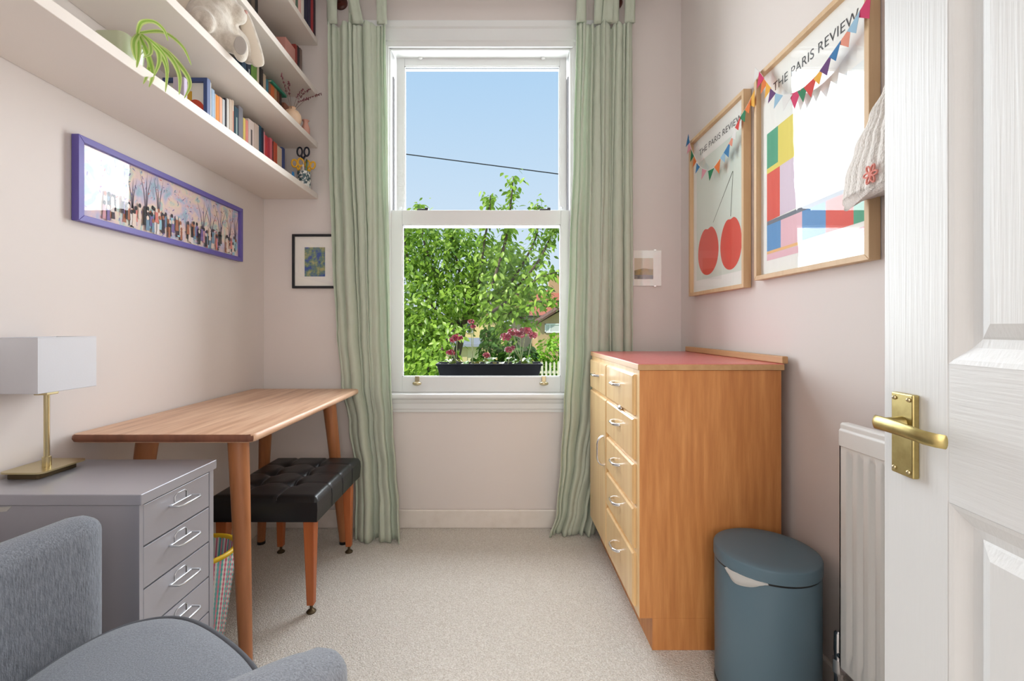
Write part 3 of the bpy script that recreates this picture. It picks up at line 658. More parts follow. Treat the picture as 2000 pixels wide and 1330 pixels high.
for k in range(19):
    t = k/18; a = R(196+46*t); dep = .030*(math.sin(math.pi*t**.6)**.9)+.002
    rows.append([Vector((BX+(.1405+.006*math.sin(math.pi*q)+.002*math.sin(9*t+5*q))*math.cos(a), BY+(.1405+.006*math.sin(math.pi*q)+.002*math.sin(11*t+7*q))*math.sin(a), .3835-dep*q)) for q in (0, .25, .5, .75, 1)])
obj('bin_liner', MB().sheet(rows), m_bag, bn, smooth=180)
# ------------------------------------------------------------------ radiator
m_rad = M('radiator_enamel', (244, 243, 240), .35)
rad = thing('radiator', (.93, .80, .17), 'white panel radiator on the right wall behind the door', 'radiator')
RX, RY0, RY1, RZ0, RZ1 = .902, .30, 1.212, .172, .822
rows_x = []
nfl = int((RY1-RY0)/.036)
def flute(y):
    t = ((RY1-.02-y) % .036)/.036; return .010*max(0, math.sin(math.pi*min(1, max(0, (t-.15)/.5))))
ys = rowx(RY1, RY0, 220); prof = []
for z, a in ((RZ0, 0), (RZ0+.03, 0), (RZ0+.055, 1), (RZ1-.085, 1), (RZ1-.07, 0), (RZ1-.062, 0)):
    prof.append([Vector((RX+(flute(y) if RY0+.02 < y < RY1-.02 else 0)*a, y, z)) for y in ys])
mb = MB().sheet(prof); mb.box(RX+.011, RX+.024, RY0, RY1, RZ0, RZ1-.062)
mb.box(RX, RX+.011, RY1-.004, RY1, RZ0, RZ1-.062)
obj('panel', mb, m_rad, rad, smooth=45, fix=False)
mb = MB(); pf = [(RX+.024, RZ1-.062), (RX-.003, RZ1-.062), (RX-.003, RZ1-.02), (RX+.001, RZ1-.016), (RX+.001, RZ1-.004), (RX+.006, RZ1), (RX+.024, RZ1)]
mb.extrude([(x, RY0, z) for x, z in pf], (0, RY1-RY0, 0)); obj('top_band', mb, m_rad, rad, bevel=.002)
obj('wall_bracket', MB().box(RX+.024, XR-.004, RY1-.20, RY1-.17, .3, .7), m_rad, rad)
v = MB(); vx, vy = .918, 1.236
v.tube([(vx, vy, .10), (vx, vy, .13), (vx, vy, .14)], [.011, .011, .014], 14).tube([(vx, vy, .14), (vx, vy, .175)], .016, 6).tube([(vx, vy, .175), (vx, vy, .20), (vx, vy, .245), (vx, vy, .25)], [.010, .012, .011, .006], 14).tube([(vx, vy+.002, .19), (vx, RY1-.002, .19)], .010, 12)
obj('valve', v, m_chrome, rad, smooth=40)
obj('pipe', MB().tube([(vx, vy, -.0), (vx, vy, .10)], .0085, 14), m_rad, rad, smooth=40)
# ------------------------------------------------------------------ pictures
m_pglass = glass_mat('picture_glass', .045)
m_paper = M('white_paper', (246, 245, 241), .7)
m_mount = M('mount_board', (244, 240, 233), .8)
def wallframe(root, Pf, u0, u1, z0, z1, w_, dep, mat, name='frame', lip=.004):
    """Pf(u, z, d): d = distance out from the wall; four mitred bars"""
    o_ = [(u0, z0), (u1, z0), (u1, z1), (u0, z1)]; i_ = [(u0+w_, z0+w_), (u1-w_, z0+w_), (u1-w_, z1-w_), (u0+w_, z1-w_)]
    for k in range(4):
        l = (k+1) % 4; q = [o_[k], o_[l], i_[l], i_[k]]
        obj('frame_bar', MB().hexa([Pf(u, z, .002) for u, z in q]+[Pf(u, z, dep) for u, z in q]), mat, root, bevel=.0012)
def fl(Pf, u0, u1, z0, z1, d): return MB().poly([Pf(u0, z0, d), Pf(u1, z0, d), Pf(u1, z1, d), Pf(u0, z1, d)])
def WR(u, z, d): return Vector((XR-d, u, z))            # right wall, u = Y
def WL(u, z, d): return Vector((XL+d, u, z))
def WB(u, z, d): return Vector((u, YB-d, z))
def lettering(text, Pf, u_start, u_end, zb_, cap, d, mat, parent, name='print_lettering', sign=-1):
    cu = bpy.data.curves.new('txt', 'FONT'); cu.body = text; cu.size = 1; cu.space_character = 1.05
    to = bpy.data.objects.new('txt', cu); COL.objects.link(to)
    bpy.context.view_layer.update(); dg = bpy.context.evaluated_depsgraph_get()
    me = bpy.data.meshes.new_from_object(to.evaluated_get(dg)); bpy.data.objects.remove(to)
    xs = [v.co.x for v in me.vertices]; ys = [v.co.y for v in me.vertices]; xa, xb, yh = min(xs), max(xs), max(ys)
    mb = MB(); mb.v = [Pf(u_start+(v.co.x-xa)/(xb-xa)*(u_end-u_start), zb_+v.co.y/yh*cap, d) for v in me.vertices]
    mb.f = [list(p.vertices) for p in me.polygons]; mb.mi = [0]*len(mb.f); bpy.data.meshes.remove(me)
    return obj(name, mb, mat, parent)
m_ink = M('dark_ink', (44, 46, 52), .6)
m_oakfr = wood('oak_picture_frame', (206, 170, 128), (224, 192, 152), 'z', .5)
m_oakfr_shaded = wood('oak_picture_frame_shaded', (168, 116, 74), (190, 138, 92), 'z', .5)  # darker copy of the frame oak for its shaded side, unassigned
red_ = M('print_red', (226, 76, 58), .65); mint = M('print_mint', (224, 232, 222), .7)
# cherry poster
p1 = thing('framed_poster', (XR-.015, 2.01, 1.228), 'oak framed poster of two red fruits, nearer the window', 'poster', 'oak framed posters on the right wall')
wallframe(p1, WR, 1.755, 2.267, 1.228, 1.995, .016, .032, m_oakfr)
obj('print', fl(WR, 1.768, 2.254, 1.241, 1.982, .014), m_paper, p1)
pr1 = obj('printed_panel', fl(WR, 1.80, 2.215, 1.30, 1.865, .0143), mint, p1)
lettering('THE PARIS REVIEW', WR, 2.185, 1.80, 1.897, .027, .0147, m_ink, p1)
def blob(cy, cz, ry, rz, d, dent):
    pts = []
    for k in range(40):
        a = 2*math.pi*k/40; s_ = 1+.05*math.cos(2*a)-dent*math.exp(-((a-math.pi/2)/.28)**2)
        pts.append(WR(cy+ry*s_*math.cos(a)*(1-.06*math.sin(a)), cz+rz*s_*math.sin(a), d))
    return MB().poly(pts)
obj('printed_fruit', blob(2.095, 1.428, .098, .118, .0147, .12), red_, p1)
obj('printed_fruit', blob(1.888, 1.424, .084, .116, .0147, .10), red_, p1)
stem_ = M('print_stem', (96, 104, 92), .7)
obj('printed_stem', MB().poly([WR(2.045, 1.545, .0147), WR(2.041, 1.545, .0147), WR(1.868, 1.715, .0147), WR(1.872, 1.718, .0147)]).poly([WR(1.890, 1.535, .0147), WR(1.886, 1.535, .0147), WR(1.866, 1.715, .0147), WR(1.870, 1.715, .0147)]), stem_, p1)
obj('glass', fl(WR, 1.770, 2.252, 1.243, 1.980, .020), m_pglass, p1)
# colour block poster
p2 = thing('framed_poster', (XR-.015, 1.42, 1.247), 'oak framed poster of coloured blocks, nearer the door', 'poster', 'oak framed posters on the right wall')
wallframe(p2, WR, 1.157, 1.683, 1.247, 1.997, .016, .032, m_oakfr)
obj('print', fl(WR, 1.170, 1.670, 1.260, 1.984, .014), m_paper, p2)
lettering('THE PARIS REVIEW', WR, 1.592, 1.213, 1.897, .030, .0147, m_ink, p2)
cb_ = {'green': (64, 160, 124), 'yellow': (232, 214, 92), 'red': (228, 104, 92), 'lilac': (222, 204, 222), 'slate': (110, 116, 130), 'blue': (86, 148, 206), 'pink': (236, 188, 200), 'orange': (240, 186, 120), 'pale': (236, 240, 240)}
def blk(c, ua, ub, za, zb_, tilt=0.0):
    u_ = lambda t: 1.630-t
    q = MB().poly([WR(u_(ua), za+ua*tilt, .0146), WR(u_(ub), za+ub*tilt, .0146), WR(u_(ub), zb_+ub*tilt, .0146), WR(u_(ua), zb_+ua*tilt, .0146)])
    obj('printed_block', q, M('print_'+c, cb_[c], .65), p2)
blk('green', 0, .065, 1.640, 1.765, .05); blk('yellow', .065, .16, 1.640, 1.765, .05); blk('yellow', 0, .16, 1.622, 1.640, .05)
blk('red', 0, .075, 1.452, 1.622, .05); blk('lilac', .075, .16, 1.452, 1.622, .05); blk('slate', 0, .45, 1.438, 1.452, .02)
blk('blue', 0, .08, 1.345, 1.438, .02); blk('pink', .08, .19, 1.345, 1.438, .02); blk('blue', .19, .295, 1.345, 1.438, .02); blk('red', .295, .40, 1.345, 1.438, .02); blk('green', .40, .45, 1.345, 1.438, .02)
blk('orange', .0, .19, 1.335, 1.345, .02); blk('pink', 0, .45, 1.312, 1.335, .01); blk('pale', .16, .45, 1.456, 1.765, .03)
obj('glass', fl(WR, 1.173, 1.667, 1.262, 1.982, .020), m_pglass, p2)
# long painting in a violet frame
p3 = thing('framed_painting', (XL+.012, 1.78, 1.392), 'long violet framed painting of a crowd under trees on the left wall', 'painting')
m_violet = M('violet_paint', (104, 92, 172), .4, spec=.5)
wallframe(p3, WL, 1.347, 2.207, 1.392, 1.648, .019, .024, m_violet)
def paintmat():
    m = bpy.data.materials.new('pastel_brushwork'); m.use_nodes = True; t = m.node_tree; bs = t.nodes['Principled BSDF']
    g = t.nodes.new('ShaderNodeTexCoord'); n1 = t.nodes.new('ShaderNodeTexNoise'); n1.inputs['Scale'].default_value = 14; n1.inputs['Detail'].default_value = 6; n1.inputs['Distortion'].default_value = .5
    t.links.new(g.outputs['Object'], n1.inputs['Vector'])
    r = t.nodes.new('ShaderNodeValToRGB'); t.links.new(n1.outputs['Fac'], r.inputs[0])
    cols = [(176, 160, 190), (166, 196, 214), (212, 198, 220), (236, 208, 206), (240, 220, 200), (180, 208, 206), (222, 188, 204)]
    r.color_ramp.elements[0].position = .28; r.color_ramp.elements[0].color = lin(cols[0]); r.color_ramp.elements[1].position = .72; r.color_ramp.elements[1].color = lin(cols[-1])
    for i in range(1, 6): q = r.color_ramp.elements.new(.28+.44*i/6); q.color = lin(cols[i])
    t.links.new(r.outputs[0], bs.inputs['Base Color']); bs.inputs['Roughness'].default_value = .7
    return m
obj('canvas', fl(WL, 1.364, 2.190, 1.409, 1.631, .010), paintmat(), p3)
rp = random.Random(5)
fm = [M('dab_'+str(i), c, .7) for i, c in enumerate([(60, 46, 62), (226, 130, 124), (160, 206, 222), (240, 218, 206), (132, 110, 170), (216, 158, 170), (44, 40, 50), (236, 226, 224), (176, 110, 84), (120, 150, 176)])]
mb = MB()
for k in range(130):
    u = rp.uniform(1.44, 2.17); z = 1.415+rp.uniform(0, .045)*(1.1-.5*(u-1.5)); h = rp.uniform(.045, .07); wd = rp.uniform(.005, .010); mb.cur = rp.randrange(10)
    d = .0106+.00004*k
    mb.poly([WL(u-wd, z, d), WL(u+wd, z, d), WL(u+wd*.75, z+h*.45, d), WL(u+wd*.9, z+h*.72, d), WL(u-wd*.9, z+h*.72, d), WL(u-wd*.75, z+h*.45, d)])
    mb.cur = rp.choice((3, 0, 6, 8)); mb.poly([WL(u+.006*math.cos(a), z+h*.72+.007+.008*math.sin(a), d+.00002) for a in [2*math.pi*q/8 for q in range(8)]])
for k in range(420):
    u = rp.uniform(1.37, 2.185); z = rp.uniform(1.413, 1.625); a = rp.uniform(0, 3.1); q = rp.uniform(.003, .009); mb.cur = rp.choice((2, 3, 4, 5, 7, 9, 5, 4, 1) if u < 2.0 else (8, 0, 5, 3, 8, 1, 4))
    if z < 1.50 and rp.random() < .5: continue
    ca, sa = math.cos(a), math.sin(a); mb.poly([WL(u+ca*x_-sa*y_, min(max(z+sa*x_+ca*y_, 1.411), 1.629), .01022+.0000004*k) for x_, y_ in ((-q, 0), (-q*.3, -q*.3), (q, -q*.1), (q*.5, q*.3))])
o_ = obj('painted_figures', mb, fm, p3); o_['kind'] = 'stuff'
mb = MB()
for u, ln, h in ((1.62, .03, .17), (1.68, -.025, .16), (1.93, .045, .15), (1.985, -.05, .13), (2.05, .05, .16), (2.12, .03, .14), (1.56, .02, .12), (2.165, -.03, .18)):
    for s_ in (-1, .2, 1):
        mb.poly([WL(u-.003, 1.47, .0104), WL(u+.003, 1.47, .0104), WL(u+ln*.3*s_+.002, 1.47+h*.5, .0104), WL(u+ln*s_, min(1.47+h, 1.629), .0104), WL(u+ln*s_*.3-.002, 1.47+h*.5, .0104)])
o_ = obj('painted_branches', mb, M('branch_dab', (110, 96, 116), .7), p3); o_['kind'] = 'stuff'
obj('glass', fl(WL, 1.366, 2.188, 1.411, 1.629, .016), m_pglass, p3)
# small black framed picture and clip framed postcard on the window wall
p4 = thing('framed_picture', (-1.0, YB-.012, 1.285), 'black framed small blue and green picture, half behind the left curtain', 'picture')
c0 = PY(570, 563, YB-.018); c1 = PY(659, 457, YB-.018)
wallframe(p4, WB, c0.x, c1.x, c0.z, c1.z, .013, .018, M('black_frame_paint', (26, 26, 32), .4))
obj('mount', fl(WB, c0.x+.01, c1.x-.01, c0.z+.01, c1.z-.01, .010), m_mount, p4)
a0 = PY(595, 540, YB-.01); a1 = PY(635, 483, YB-.01)
obj('artwork', fl(WB, a0.x, a1.x, a0.z, a1.z, .0105), M('blue_green_leaves_print', (58, 84, 160), .7, rgb2=(178, 172, 120), rgb3=(110, 140, 116), nscale=26, contrast=(.4, .62)), p4)
obj('glass', fl(WB, c0.x+.012, c1.x-.012, c0.z+.012, c1.z-.012, .013), m_pglass, p4)
p5 = thing('clip_frame', (.78, YB-.005, 1.29), 'frameless clip picture of a small landscape beside the right curtain', 'picture')
c0 = PY(1222, 558, YB-.012); c1 = PY(1292, 489, YB-.012)
boxobj('mount', (c0.x, c1.x, YB-.008, YB-.002, c0.z, c1.z), m_paper, p5)
a0 = PY(1239, 545, YB-.01); a1 = PY(1276, 504, YB-.01)
obj('artwork', fl(WB, a0.x, a1.x, a0.z, a1.z, .0085), M('landscape_sky', (214, 200, 180), .7), p5)
obj('artwork_field', MB().poly([WB(a0.x, a0.z, .009), WB(a1.x, a0.z, .009), WB(a1.x, a0.z+.05, .009), WB((a0.x+a1.x)/2, a0.z+.058, .009), WB(a0.x, a0.z+.046, .009)]), M('landscape_field', (120, 112, 92), .7, rgb2=(176, 148, 90), nscale=40), p5)
obj('artwork_water', fl(WB, a0.x, a1.x, a0.z, a0.z+.022, .0093), M('landscape_water', (84, 88, 110), .7, rgb2=(150, 146, 140), nscale=60), p5)
obj('glass', MB().box(c0.x, c1.x, YB-.0115, YB-.0095, c0.z, c1.z), m_pglass, p5)
for x, z in ((c1.x-.035, c1.z), (c1.x-.035, c0.z-.004)): boxobj('clip', (x-.006, x+.006, YB-.013, YB-.002, z, z+.004), m_chrome, p5)
# ------------------------------------------------------------------ paper bunting on the posters
flagcols = {'pink': (240, 170, 186), 'orange': (238, 132, 60), 'purple': (112, 66, 128), 'blue': (64, 134, 190), 'magenta': (222, 60, 112), 'green': (44, 138, 92), 'yellow': (246, 190, 72), 'red': (226, 72, 66), 'white': (240, 238, 236), 'salmon': (242, 164, 140), 'sky': (170, 206, 228)}
def bunting(label, pts, X):
    P_ = [PX(a, b_, X) for a, b_, c in pts]; root = thing('paper_bunting', P_[len(P_)//2], label, 'bunting', 'paper bunting on the posters')
    rb = random.Random(len(pts))
    obj('string', MB().tube(bez(P_, 4), .0008, 5), m_paper, root)
    for i, (a, b_, c) in enumerate(pts):
        p = P_[i]; d = (P_[min(i+1, len(P_)-1)]-P_[max(i-1, 0)]).normalized(); n_ = Vector((1, 0, 0)); dn = d.cross(n_); dn = dn if dn.z < 0 else -dn
        s_ = rb.uniform(.85, 1.15)*.027; sw = rb.uniform(-.010, .004)
        dn = (dn+Vector((0, 0, -.6))).normalized()
        tri = [p-d*s_, p+d*s_, p+dn*s_*1.7+Vector((sw, 0, 0))]
        mb = MB().extrude(tri, (-.0006, 0, 0)); obj('paper_flag', mb, M('flag_'+c, flagcols[c], .7, transl=(.25, flagcols[c])), root)
bunting('paper flag bunting looped across the coloured block poster',
        [(1480, 137, 'white'), (1488, 146, 'magenta'), (1494, 156, 'orange'), (1502, 166, 'yellow'), (1510, 177, 'purple'), (1522, 184, 'sky'), (1538, 185, 'white'), (1553, 180, 'magenta'), (1568, 172, 'green'), (1583, 159, 'red'), (1599, 142, 'yellow'), (1613, 121, 'purple'), (1631, 95, 'blue'), (1650, 68, 'salmon'), (1667, 41, 'sky'), (1686, 10, 'magenta')], .926)
bunting('paper flag bunting looped across the red fruit poster',
        [(1346, 270, 'blue'), (1348, 283, 'pink'), (1353, 298, 'green'), (1358, 309, 'orange'), (1364, 322, 'blue'), (1376, 331, 'pink'), (1389, 331, 'green'), (1401, 318, 'orange'), (1412, 300, 'sky'), (1420, 287, 'blue'), (1428, 271, 'salmon'), (1434, 256, 'white'), (1441, 238, 'red'), (1451, 220, 'green'), (1461, 203, 'orange'), (1467, 190, 'yellow')], .926)
# ------------------------------------------------------------------ knitted bonnet on a hook
m_knit = M('cream_knit', (238, 232, 226), .95, spec=.1, sheen=.3, bump=(230, .5, (1, 1, .7)), bdist=.003, kind='voronoi')
hat = thing('knitted_hat', (.905, 1.045, 1.384), 'cream knitted baby hat with pink flower hanging by the door', 'hat')
rings = []; NT = 240
for i in range(41):
    t = i/40; z = 1.400+.262*t; r = interp([(0, .142), (.2, .134), (.45, .105), (.7, .062), (.9, .026), (1, .008)], t)
    ring = []
    for k in range(NT):
        a = 2*math.pi*k/NT; rib = .0065*abs(math.sin(a*14+.9*math.sin(z*420)*.12))**.7*min(1, r/.05)
        zz = z
        if t < .2:
            fl_ = math.exp(-((a-math.pi/2)/.30)**2)+math.exp(-((a-3*math.pi/2)/.30)**2); zz -= .022*fl_*(1-t/.2)
        cst = math.cos(a); ring.append(Vector((.905+(r*.30+rib)*cst, 1.045+(r+rib)*math.sin(a), zz)))
    rings.append(ring)
kn = obj('knitted_body', MB().loft(rings), m_knit, hat, smooth=180)
b = MB()
for k in range(6):
    a = 2*math.pi*k/6; c = Vector((.853, 1.050, 1.428)); d_ = Vector((-.002, math.cos(a), 1.15*math.sin(a))); p_ = Vector((0, -math.sin(a), math.cos(a)))
    b.tube([c+d_*(.010+.010*math.cos(q))+p_*.005*math.sin(q) for q in [2*math.pi*w_/10 for w_ in range(10)]], .0022, 6, True)
fo = obj('pink_flower', b, M('pink_yarn', (242, 158, 146), .9), hat, smooth=180); fo['kind'] = 'stuff'
hk = setp(obj('wall_hook', MB().tube([(XR-.001, 1.045, 1.70), (XR-.03, 1.045, 1.695), (.905, 1.045, 1.672), (.895, 1.045, 1.684)], .004, 8).lathe((XR-.006, 1.045, 1.69), [(.012, 0), (.012, .02)], 12), m_nick), 'small metal wall hook above the cream knitted hat', 'hook')
# ------------------------------------------------------------------ books
SN = ['the lowest shelf', 'the second shelf up', 'the third shelf up', 'the top shelf']
def make_book(shelf, Y0_, Y1_, X, h, dep, col, label, band=None):
    z0 = SZ[shelf][1]+.0005; g = .0006; ya, yb_ = Y0_+g, Y1_-g; xb = max(X-dep, XL+.004); th = min(.002, (yb_-ya)*.2)
    root = thing('book', ((X+xb)/2, (ya+yb_)/2, z0), label, 'book', 'books on '+SN[shelf])
    mb = MB(); sp_ = .0025; rd = min(.003, (yb_-ya)*.25)
    prof = [(xb, ya), (X-rd, ya), (X-rd*.3, ya+rd*.3), (X, ya+rd), (X, yb_-rd), (X-rd*.3, yb_-rd*.3), (X-rd, yb_), (xb, yb_), (xb, yb_-th), (X-sp_-.001, yb_-th), (X-sp_-.001, ya+th), (xb, ya+th)]
    mb.extrude([(x, y, z0) for x, y in prof], (0, 0, h)); cm = M('cover_%d_%d_%d' % col, col, .5, spec=.4)
    cv = obj('cover', mb, cm, root)
    boxobj('pages', (xb+.004, X-sp_-.0012, ya+th, yb_-th, z0+.002, z0+h-.003), M('page_edges', (236, 226, 206), .8), root)
    if band:
        boxobj('title_band', (X-.0002, X+.0004, ya+(yb_-ya)*.38, yb_-(yb_-ya)*.38, z0+h*.35, z0+h*.8), M('band_%d_%d_%d' % band, band, .5), cv)
    return root
def books(shelf, X, items, dep=.135, first=None, last=None):
    for i, it in enumerate(items):
        px0, px1, yt, col, desc = it[:5]; band = it[5] if len(it) > 5 else None
        ya, yb_ = YX(px0, X), YX(px1, X); h = min(CH-(yt-CY)*((ya+yb_)/2)/F-SZ[shelf][1], .262 if shelf < 3 else .36)
        pv = items[i-1][4] if i else first; nx = items[i+1][4] if i < len(items)-1 else last
        lab = f'{desc} book on {SN[shelf]}'+(f', between the {pv} and {nx} ones' if pv and nx else f', next to the {nx or pv} one')
        make_book(shelf, ya, yb_, X, h, dep, col, lab, band)
def c3(l): return [(300+a/4.75, 300+b_/4.75, 120+y/4.75, *r) for a, b_, y, *r in l]
def c2(l): return [(320+a/5.882, 320+b_/5.882, y/5.882, *r) for a, b_, y, *r in l]
books(0, -1.11, c3([(515, 539, 195, (232, 230, 226), 'tall white'), (539, 570, 262, (176, 200, 226), 'pale blue'), (570, 577, 300, (238, 236, 230), 'slim white'), (577, 612, 318, (240, 150, 60), 'bright orange'),
    (612, 640, 335, (246, 190, 160), 'peach'), (640, 665, 355, (214, 218, 222), 'silver grey'), (665, 681, 345, (36, 34, 44), 'black'), (681, 703, 350, (236, 234, 230), 'plain white'), (705, 730, 356, (222, 202, 184), 'beige'),
    (730, 748, 362, (240, 216, 196), 'cream and red', (216, 84, 60)), (750, 791, 430, (40, 74, 92), 'dark teal', (170, 196, 190)), (791, 833, 425, (140, 138, 146), 'mid grey'), (833, 856, 530, (240, 214, 120), 'pale yellow'),
    (856, 880, 548, (240, 150, 140), 'coral pink'), (880, 936, 550, (232, 214, 206), 'thick off white', (96, 84, 84)), (936, 980, 585, (218, 200, 188), 'sandy'), (980, 1003, 600, (32, 76, 104), 'petrol blue'),
    (1003, 1024, 620, (26, 34, 58), 'navy'), (1024, 1035, 655, (228, 150, 160), 'slim pink'), (1035, 1057, 690, (208, 62, 70), 'bright red'), (1057, 1082, 712, (188, 56, 72), 'crimson'), (1082, 1105, 715, (214, 108, 118), 'rose'),
    (1105, 1114, 742, (80, 40, 44), 'slim dark brown'), (1114, 1150, 755, (206, 92, 66), 'terracotta'), (1150, 1192, 798, (222, 204, 180), 'oatmeal'), (1192, 1220, 805, (66, 84, 142), 'denim blue')]))
books(1, -1.145, c2([(130, 192, -60, (196, 62, 58), 'red'), (195, 252, -60, (92, 176, 164), 'turquoise'), (255, 300, -60, (214, 120, 80), 'burnt orange'), (300, 350, -60, (222, 202, 180), 'ivory'), (350, 376, -60, (38, 34, 36), 'slim black')]), dep=.12)
books(1, -1.11, c2([(895, 952, 690, (44, 68, 92), 'slate blue'), (955, 1003, 700, (30, 44, 66), 'midnight blue', (190, 196, 200)), (1005, 1072, 722, (110, 150, 66), 'leaf green'), (1072, 1098, 732, (226, 212, 190), 'pale cream'),
    (1100, 1124, 715, (34, 30, 32), 'jet black'), (1124, 1144, 800, (70, 66, 66), 'charcoal'), (1146, 1176, 860, (206, 184, 160), 'fawn'), (1178, 1206, 922, (70, 130, 150), 'dusty teal')]), last='rust')
yb0 = YX(320+1206/5.882, -1.11)
for k, (wd, col, ds) in enumerate(((.020, (150, 100, 76), 'rust brown'), (.034, (222, 116, 66), 'pumpkin orange'), (.026, (196, 150, 110), 'camel'), (.026, (140, 88, 62), 'chestnut'), (.024, (74, 52, 48), 'dark brown'))):
    make_book(1, yb0+.001, yb0+.001+wd, -1.11, .186, .135, col, f'{ds} book under the flat green book on the second shelf')
    yb0 += wd
z_ = SZ[1][1]+.187
gb = thing('book', (-1.17, 2.26, z_), 'thin green book lying flat on top of the second shelf row', 'book', 'books on the second shelf up')
mb = MB(); mb.box(-1.245, -1.098, 2.185, 2.335, z_, z_+.0022).box(-1.245, -1.098, 2.185, 2.335, z_+.0095, z_+.0117).box(-1.1005, -1.098, 2.185, 2.335, z_+.0022, z_+.0095)
obj('cover', mb, M('cover_sea_green', (52, 150, 124), .5), gb); boxobj('pages', (-1.243, -1.1005, 2.187, 2.333, z_+.0022, z_+.0095), M('page_edges', (236, 226, 206)), gb)
make_book(1, 2.340, 2.388, -1.11, .165, .13, (158, 104, 84), 'reddish brown thick book behind the dried flowers on the second shelf')
make_book(1, 2.389, 2.438, -1.11, .150, .13, (120, 58, 52), 'maroon book in the corner behind the dried flowers, second shelf')
books(2, -1.11, c2([(960, 1010, -20, (64, 56, 52), 'dark olive'), (1010, 1050, -20, (110, 96, 84), 'taupe'), (1050, 1085, -20, (40, 38, 40), 'ebony')]))
books(2, -1.05, c2([(1400, 1512, 500, (206, 146, 136), 'thick dusty pink'), (1514, 1536, 520, (150, 56, 50), 'brick red'), (1537, 1564, 540, (50, 40, 46), 'aubergine'), (1565, 1590, 565, (120, 100, 92), 'mushroom')]))
books(3, -.99, c2([(1440, 1475, -200, (120, 48, 48), 'oxblood'), (1476, 1516, -200, (214, 188, 176), 'blush'), (1517, 1545, -200, (84, 110, 92), 'sage'), (1546, 1580, -200, (226, 178, 170), 'shell pink'), (1581, 1613, -200, (222, 212, 202), 'bone white'), (1614, 1652, -200, (34, 34, 62), 'deep navy'),
    (1653, 1690, -200, (44, 38, 70), 'dark indigo'), (1691, 1720, -200, (168, 44, 50), 'scarlet'), (1721, 1745, -200, (52, 26, 44), 'plum')]), dep=.22)
# navy box frame standing on the lowest shelf
z_ = SZ[0][1]+.0005
nf_ = thing('photo_frame', (-1.14, 1.65, z_), 'navy box frame with yellow and red print standing on the lowest shelf', 'picture frame')
def WN(u, z, d): return Vector((u, 1.665-d, z))
wallframe(nf_, WN, -1.222, -1.060, z_, z_+.184, .014, .022, M('navy_frame_paint', (62, 82, 136), .4))
obj('mount', fl(WN, -1.214, -1.068, z_+.008, z_+.176, .010), m_mount, nf_)
obj('back_board', MB().box(-1.214, -1.068, 1.6615, 1.6635, z_+.008, z_+.176), m_mount, nf_)
obj('printed_block', fl(WN, -1.150, -1.122, z_+.03, z_+.140, .0106), M('print_mustard', (226, 176, 60), .7), nf_)
obj('printed_semicircle', MB().poly([WN(-1.112+.040*math.cos(a), z_+.055+.055*math.sin(a), .011) for a in [math.pi*k/16 for k in range(17)]]), M('print_vermilion', (216, 82, 58), .7), nf_)
make_book(0, 1.50, 1.520, -1.045, .108, .035, (206, 190, 216), 'small lilac book standing between the plant and the navy frame')
# spider plant
z_ = SZ[0][1]+.0005
pt = thing('potted_spider_plant', (-1.085, 1.30, z_), 'spider plant trailing from a pale green pot on the lowest shelf', 'plant')
m_pot = M('pale_green_glaze', (196, 204, 172), .25, coat=.3)
def prr(i, zz, e_=0): return [Vector((x, y, z_+zz)) for x, y in rrect(-1.125+i, -1.04-i, 1.252+i, 1.345-i, .018)]
obj('pot', MB().loft([prr(.010, 0), prr(.006, .01), prr(0, .095), prr(0, .10), prr(.005, .10), prr(.006, .085)]), m_pot, pt, smooth=40)
obj('soil', MB().loft([prr(.0065, .080), prr(.0065, .087)]), M('soil', (86, 56, 42), .95, rgb2=(60, 40, 30), nscale=90), pt)
m_lf = M('leaf_edge_cream', (206, 220, 146), .4, transl=(.4, (220, 236, 150))); m_lfc = M('leaf_centre_green', (146, 188, 82), .4, transl=(.4, (176, 214, 96)))
def ribbon(pxs, X0, X1, wd, rl):
    pts = [PX(a, b_, X0+(X1-X0)*i/(len(pxs)-1)) for i, (a, b_) in enumerate(pxs)]; c = bez(pts, 7); n = len(c); mb = MB(); rows = []
    for i, p in enumerate(c):
        d = (c[min(i+1, n-1)]-c[max(i-1, 0)]).normalized(); s_ = d.cross(Vector((.6, -.8, .2))).normalized(); t = i/(n-1); w2 = wd*min(1, .5+2*t)*(1-t**3)+.0006
        k = d.cross(s_)*.15*w2
        rows.append([p-s_*w2+k, p-s_*w2*.4, p+s_*w2*.4, p+s_*w2+k])
    b = MB()
    for col_, ii in ((0, (0, 1)), (1, (1, 2)), (0, (2, 3))):
        b.cur = col_; b.sheet([[r[ii[0]], r[ii[1]]] for r in rows])
    bm_ = obj('leaf', b, [m_lf, m_lfc], pt, smooth=180, fix=False)
for q in ([(268, 66), (276, 44), (300, 42), (320, 58), (328, 80)], [(272, 64), (318, 62), (356, 90), (374, 128)], [(276, 70), (326, 100), (360, 138), (371, 165), (360, 192)], [(268, 66), (271, 90), (270, 112), (267, 132)],
          [(272, 68), (286, 100), (296, 132), (297, 152), (291, 170)], [(278, 70), (306, 96), (311, 120), (300, 150)], [(282, 74), (314, 108), (326, 138), (323, 180)], [(284, 72), (330, 108), (350, 145), (350, 185)],
          [(276, 74), (292, 120), (287, 146), (280, 164)], [(272, 64), (262, 80), (262, 100), (266, 118)], [(278, 68), (300, 84), (322, 110), (330, 142)], [(276, 66), (292, 84), (294, 104), (280, 112)]):
    ribbon(q, -1.055, -.955, random.uniform(.0055, .0095), 0)
